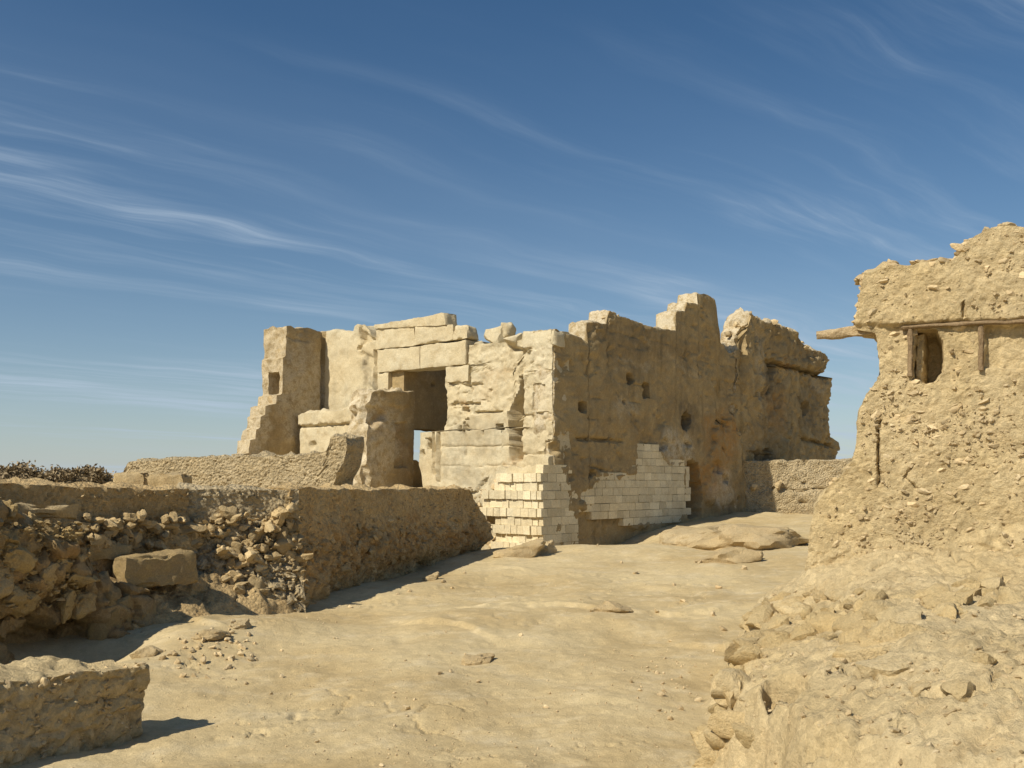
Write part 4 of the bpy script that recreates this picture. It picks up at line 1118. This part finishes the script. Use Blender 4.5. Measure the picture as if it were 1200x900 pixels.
cyl_between('window_lintel', lq.P(*lq.uv(1056, 384.5)), lq.P(*lq.uv(1215, 376)), 0.017, 0.015, 'wood', house, 5, wob=0.5)
for (px, y0, y1, w, nm) in ((1066.5, 386, 441, 0.02, 'window_post'), (1149.5, 380, 434, 0.01, 'window_post')):
    pq = HB_.off(w)
    cyl_between(nm, pq.P(*pq.uv(px, y1)), pq.P(*pq.uv(px, y0)), 0.020, 0.018, 'wood', house, 6, wob=0.4)
# stones set in the house wall
def house_stone(px, py, s, proud=0.25, big=False):
    u, v = HB_.uv(px, py)
    w = float(hdisp(np.array([u]), np.array([v]))[0])
    if w < -0.1: return
    r = (s * rs.uniform(1.0, 1.6), s * rs.uniform(0.6, 0.9), s * rs.uniform(0.55, 0.9))
    stone('stone', HB_.P(u, v, w - s * (0.45 - proud)), r, house, rot=(rs.uniform(-.3, .3), rs.uniform(-.35, .35), HB_.rz + rs.uniform(-.3, .3)))
n = 0
wpoly = [(x - 0, y) for x, y in win]
out = [(1012, 322), (1050, 312), (1114, 307), (1142, 279), (1200, 266), (1206, 690), (945, 690), (955, 592), (1000, 540), (1012, 462), (1032, 440), (1026, 389), (1004, 380)]
while n < 80:
    px = rs.uniform(940, 1204); py = rs.uniform(266, 690)
    if sdf_poly(np.array([px]), np.array([py]), out)[0] > -2: continue
    if sdf_poly(np.array([px]), np.array([py]), wpoly)[0] < 5: continue
    if px > 1150 and 375 < py < 436: continue
    if py > 330 and rs.random() < 0.35: continue
    house_stone(px, py, rs.uniform(0.035, 0.065), rs.uniform(0.1, 0.35)); n += 1
for i in range(72):                               # stones crowning the broken top and left edge
    u = rs.uniform(HB_.u(1012), HB_.u(1205))
    z = float(np.interp(u, [a for a, b in ho_top], [b for a, b in ho_top]))
    s = rs.uniform(0.035, 0.07)
    stone('stone', HB_.P(u, z + rs.uniform(-0.02, 0.035), rs.uniform(-0.35, 0.05)), (s * 1.4, s, s * 0.8), house, shape=rs.choice(STONES))
for i in range(30):
    py = rs.uniform(325, 385); px = float(np.interp(py, [322, 340, 365, 386], [1013, 1009, 1005, 1003]))
    q = HB_.off(-rs.uniform(0, 0.4)); u, v = q.uv(px + 1, py)
    s = rs.uniform(0.035, 0.06)
    u2, _ = HB_.uv(px + 1, py)
    stone('stone', HB_.P(u2, v, -rs.uniform(0, 0.4)), (s * 1.3, s, s * 0.8), house)

# -- the slumped bank of mud and rock its wall stands on
foot = [(2.35, 9.6), (1.80, 8.6), (1.72, 8.0), (1.45, 7.2), (1.22, 6.4), (1.08, 5.75), (1.12, 5.0), (1.6, 4.2), (2.6, 3.4), (5.5, 3.0), (6.5, 5.0), (6.5, 9.0), (4.0, 9.8)]
def bank_z(X, Y, d):
    fw = (X - HB_.o[0]) * HB_.n[0] + (Y - HB_.o[1]) * HB_.n[1]       # metres in front of the wall face
    rise = 0.10 + 0.34 * sstep(0, 0.26, d) + 0.36 * sstep(0.1, 1.25, d)
    return tps(X, Y) + rise + 0.12 * (1 - sstep(0.0, 0.5, np.abs(fw - 0.1)))
bank, bank_zat = mound('bank', foot, bank_z, 0.017, 'mud', house, 160, big=0.034, cell=0.30, amp3=0.011, holes=((1.46, 5.42, 0.17, 0.5), (2.0, 5.85, 0.10, 0.16), (1.9, 5.4, 0.07, 0.12), (2.16, 6.9, 0.10, 0.14), (1.50, 6.5, 0.07, 0.12), (2.6, 6.3, 0.06, 0.1)))
def bank_at(px, py):
    r = ray(px, py)
    for y in np.linspace(3.4, 9.4, 700):
        x = r[0] / r[1] * y; z = EYE + r[2] / r[1] * y
        if z < max(bank_zat(x, y), -5): return x, y, z
    return None
def bank_stone(px, py, s, sink=0.4, sh=None, ratio=(1.3, 1.0, 0.75)):
    p = bank_at(px, py)
    if p is None: return
    rr = tuple(s * k * rs.uniform(0.85, 1.15) for k in ratio)
    link('stone', sh or rs.choice(ANG), None, house, local(house, (p[0], p[1] + 0.02, p[2] - s * sink)), (rs.uniform(-.4, .4), rs.uniform(-.4, .4), rs.uniform(0, 6.28)), rr)
for (px, py, s) in ((1010, 735, 0.13), (1028, 708, 0.13), (1045, 722, 0.12), (1000, 752, 0.11), (985, 735, 0.10), (890, 722, 0.13), (903, 712, 0.10), (930, 710, 0.10), (960, 725, 0.12), (1085, 700, 0.09), (1100, 706, 0.10), (1140, 690, 0.09), (1165, 688, 0.09), (1180, 705, 0.12), (1110, 722, 0.08), (1020, 765, 0.14), (1040, 785, 0.10), (870, 757, 0.11),
                    (880, 770, 0.10), (868, 805, 0.13), (850, 830, 0.10), (868, 843, 0.11), (845, 868, 0.12), (835, 890, 0.10), (885, 862, 0.09), (905, 830, 0.08), (915, 755, 0.10), (945, 745, 0.12), (895, 745, 0.10), (860, 780, 0.08), (985, 700, 0.09), (965, 700, 0.08), (1060, 745, 0.10), (1130, 810, 0.07), (1155, 775, 0.07), (1080, 810, 0.06), (1190, 760, 0.07)):
    bank_stone(px, py, s * 1.45, 0.12)
for line, nn, a, b in (([(885, 725), (930, 712), (975, 735), (1008, 748), (1040, 765)], 30, 0.04, 0.10), ([(1000, 755), (1030, 712), (1050, 728)], 12, 0.04, 0.09), ([(1075, 702), (1110, 712), (1150, 695), (1195, 700)], 18, 0.04, 0.09), ([(885, 745), (866, 790), (862, 825), (845, 860), (838, 895)], 34, 0.03, 0.09), ([(945, 695), (1000, 705), (1060, 700)], 12, 0.03, 0.07)):
    for i in range(nn):
        k = rs.uniform(0, len(line) - 1.001); j = int(k); k -= j
        bank_stone(line[j][0] * (1 - k) + line[j + 1][0] * k + rs.gauss(0, 8), line[j][1] * (1 - k) + line[j + 1][1] * k + rs.gauss(0, 7), rs.uniform(a, b) * 1.5, 0.15)
g = np.random.default_rng(31)
SP_, SR_ = [], []
# small stones in the mud of the wall
px = g.uniform(940, 1206, 5200); py = g.uniform(266, 700, 5200)
ok = (sdf_poly(px, py, out) < -1) & (sdf_poly(px, py, wpoly) > 4) & ~((px > 1150) & (py > 375) & (py < 436))
clump = 0.5 + 0.5 * fbm(px * 0.03, py * 0.03, 0, 611, 3)
ok &= g.random(5200) < np.clip(clump * 1.1 - 0.15, 0.08, 1)
px, py = px[ok], py[ok]
uvs = np.array([HB_.uv(a, b) for a, b in zip(px, py)])
ww = hdisp(uvs[:, 0], uvs[:, 1])
rad_ = np.where(g.random(len(px)) < 0.24, g.uniform(0.016, 0.040, len(px)), 0.007 + 0.014 * g.random(len(px)) ** 2)
SP_.append(HB_.P(uvs[:, 0], uvs[:, 1], ww - 0.05 * rad_)); SR_.append(rad_)
stone_mass('small_stones', house, np.concatenate(SP_), np.concatenate(SR_), 71)
BP, BR = [], []
for i in range(1500):
    q = bank_at(g.uniform(825, 1205), g.uniform(690, 905))
    if q is None: continue
    r = 0.005 + 0.026 * g.random() ** 3
    BP.append((q[0], q[1], q[2] + 0.05 * r)); BR.append(r)
stone_mass('small_stones', house, np.array(BP), np.array(BR), 72)

# ================================================================ rocks and stones on the path
def ledge_rock(px, py, dims, rz, label, sh, sink=0.40, name='rock_ledge'):
    p = on_ground(px, py)
    o = link(name, BOULDERS[sh], None, None, (p[0], p[1], p[2] + dims[2] * (1 - 2 * sink) * 0.5), (0.0, 0.0, rz), dims)
    return tag(o, label, 'rock')
ledge_rock(890, 640, (1.35, 0.9, 0.62), 0.1, 'broad flat rock shelf below the far end of the temple side wall', 0)
ledge_rock(818, 637, (1.05, 0.8, 0.62), -0.2, 'rounded rock ledge half in the shade of the temple side wall', 1)
ledge_rock(858, 657, (0.6, 0.5, 0.30), 0.3, 'smaller flat rock lying in front of the broad rock shelf', 3)
ledge_rock(612, 652, (0.62, 0.42, 0.36), 0.15, 'pale rock outcrop against the foot of the brick buttress', 2)
ledge_rock(640, 648, (0.3, 0.26, 0.3), 0.6, 'small rock squeezed between the outcrop and the brick buttress', 4)
ledge_rock(717, 716, (0.24, 0.2, 0.15), 0.2, 'dark-edged flat rock poking out of the sand in mid path', 5, name='rock')
ledge_rock(556, 776, (0.17, 0.15, 0.12), 0.4, 'small pale rock with a deep shadow line in the open sand', 1, name='rock')
ledge_rock(250, 748, (0.22, 0.16, 0.13), 0.3, 'yellowish fallen rock at the foot of the rubble corner', 0, name='rock')
ledge_rock(285, 735, (0.12, 0.12, 0.11), 0.9, 'brown fallen rock beside the yellowish one under the rubble corner', 4, name='rock')
ledge_rock(172, 768, (0.16, 0.14, 0.12), 0.2, 'round boulder in the shaded hollow behind the low wall', 3, name='rock')
ledge_rock(506, 680, (0.17, 0.14, 0.14), 0.2, 'single rock under the hole at the foot of the long wall', 2, name='rock')

def loose(px, py, s, where):
    p = on_ground(px, py)
    o = stone('loose_stone', (p[0], p[1], p[2] + s * 0.25), s)
    tag(o, where[0], 'stone', where[1])
OPEN = ('fist-sized loose stone lying alone on the open sandy path', 'single loose stones on the open path')
UPPER = ('loose stone on the upper path near the temple side wall', 'loose stones near the temple')
TINY = ('pebble lying loose on the open sandy path', 'pebbles on the open path')
BANKS = ('small stone in the scatter beside the slumped house bank', 'stones strewn beside the house bank')
CORN = ('small stone among the debris below the rubble wall corner', 'debris stones below the wall corner')
FOOTW = ('loose stone at the shaded foot of the long rubble wall', 'stones along the foot of the long wall')
for (px, py, s) in ((476, 832, 0.04), (560, 800, 0.03), (515, 790, 0.035), (528, 788, 0.026), (740, 800, 0.025), (640, 830, 0.025), (610, 745, 0.03), (372, 870, 0.024), (447, 898, 0.02)):
    loose(px, py, s, OPEN)
for (px, py, s) in ((798, 832, 0.034), (786, 845, 0.032), (775, 815, 0.034), (770, 790, 0.03), (818, 822, 0.035), (848, 740, 0.045), (835, 722, 0.05)):
    loose(px, py, s, BANKS)
for (px, py, s) in ((700, 640, 0.05), (745, 673, 0.06), (790, 686, 0.05), (843, 690, 0.06), (800, 705, 0.04), (770, 720, 0.035), (728, 660, 0.05), (872, 668, 0.07), (820, 660, 0.06)):
    loose(px, py, s, UPPER)
for (px, py, s) in ((530, 690, 0.04), (480, 694, 0.04), (466, 697, 0.03), (520, 683, 0.05), (545, 672, 0.04), (410, 712, 0.035)):
    loose(px, py, s, FOOTW)
for (px, py, s) in ((330, 795, 0.03), (300, 775, 0.03)):
    loose(px, py, s, CORN)
for i in range(60):
    loose(rs.uniform(300, 780), rs.uniform(700, 890), rs.uniform(0.008, 0.02), TINY)
for i in range(34):
    loose(rs.gauss(785, 26), rs.gauss(790, 22), rs.uniform(0.01, 0.024), BANKS)
for i in range(70):
    loose(rs.uniform(188, 300), rs.gauss(766, 16), rs.uniform(0.014, 0.05), CORN)

# grit nobody could count
gv, gf = [], []
gr = np.random.default_rng(5)
base_ico = PEBBLES[0]
bv = np.array([v.co[:] for v in base_ico.vertices]); bf = np.array([p.vertices[:] for p in base_ico.polygons])
npb = 14000
rr = 3.6 + 22 * gr.random(npb) ** 1.6; aa = gr.uniform(-0.55, 0.45, npb)
px_, py_ = rr * np.sin(aa), rr * np.cos(aa)
dens = 0.5 + 0.5 * fbm(px_ * 0.5, py_ * 0.5, 0, 401, 3)
okp = (dens > gr.random(npb) * 0.9) & (sdf_poly(px_, py_, tpoly) > 0.3)
px_, py_ = px_[okp], py_[okp]
pz_ = ground_h(px_, py_)
for i in range(len(px_)):
    s = 0.003 + 0.010 * gr.random() ** 3
    th = gr.uniform(0, 6.28); c_, s_ = math.cos(th), math.sin(th)
    q = bv * s * (0.7 + 0.6 * gr.random(3))
    q = np.stack([q[:, 0] * c_ - q[:, 1] * s_, q[:, 0] * s_ + q[:, 1] * c_, q[:, 2]], -1) + (px_[i], py_[i], pz_[i] + s * 0.3)
    gv.append(q); gf.append(bf + i * len(bv))
grit = link('grit', mesh_np('grit', np.concatenate(gv), np.concatenate(gf), True), 'stone')
grit['kind'] = 'stuff'
grit['label'] = 'fine grit and pebbles strewn over the sand'

# ================================================================ dry bushes beyond the wall
leaf_m = bpy.data.materials.new('dry_leaves'); leaf_m.use_nodes = True
lt = leaf_m.node_tree; lb = lt.nodes['Principled BSDF']
lb.inputs['Roughness'].default_value = 0.8
lo_ = N(lt, 'ShaderNodeNewGeometry'); ln = N(lt, 'ShaderNodeTexNoise', i_Scale=4.0, i_Detail=3.0); L(lt, lo_.outputs['Position'], ln.inputs['Vector'])
lr = N(lt, 'ShaderNodeValToRGB'); lr.color_ramp.elements[0].position = 0.35; lr.color_ramp.elements[1].position = 0.68
lr.color_ramp.elements[0].color = (0.17, 0.125, 0.065, 1); lr.color_ramp.elements[1].color = (0.36, 0.27, 0.15, 1)
L(lt, ln.outputs[0], lr.inputs[0]); L(lt, lr.outputs[0], lb.inputs['Base Color'])
def bush(px, pw, ph, depth, label, seed):
    r = np.random.default_rng(seed)
    top = at(px, ph, depth); wx = pw / F_PX * depth / 2; h = top[2] - TERR
    t = thing('dry_bush', label, 'bush', (top[0], depth, TERR), 'dry bushes beyond the long wall')
    stems = []
    for k in range(7):
        a = r.uniform(0, 6.28)
        cyl_between('stem', (top[0], depth, TERR - 0.02), (top[0] + wx * 0.6 * math.cos(a), depth + wx * 0.5 * math.sin(a), TERR + h * r.uniform(0.5, 0.8)), 0.022, 0.008, 'bark', t, seg=6, rings=6, seed=k)
    n = 11000
    cc = r.normal(size=(46, 3)); cc /= np.linalg.norm(cc, axis=1)[:, None]; cc *= (0.45 + 0.5 * r.random((46, 1)))
    cc[:, 2] = np.abs(cc[:, 2])
    c = cc[r.integers(0, 46, n)] + r.normal(size=(n, 3)) * 0.15
    c = c * (wx, wx * 0.8, h * 0.92) + (top[0], depth, TERR + 0.03)
    d1 = r.normal(size=(n, 3)); d1 /= np.linalg.norm(d1, axis=1)[:, None]
    d2 = np.cross(d1, r.normal(size=(n, 3))); d2 /= np.linalg.norm(d2, axis=1)[:, None]
    s = r.uniform(0.03, 0.065, (n, 1))
    v = np.stack([c - d1 * s, c + d2 * s * 0.5, c + d1 * s, c - d2 * s * 0.5], 1).reshape(-1, 3)
    part('crown', mesh_np('crown', v, np.arange(4 * n).reshape(-1, 4), False), leaf_m, t)
bush(18, 78, 547, 22.0, 'wide dry brown bush beyond the wall, above the crumbling boulder wall', 1)
bush(68, 34, 550, 22.6, 'smallest dry brown bush beyond the wall, squeezed between two others', 2)
bush(104, 56, 548, 23.2, 'dry brown bush beyond the wall, closest to the pale cut stones', 3)
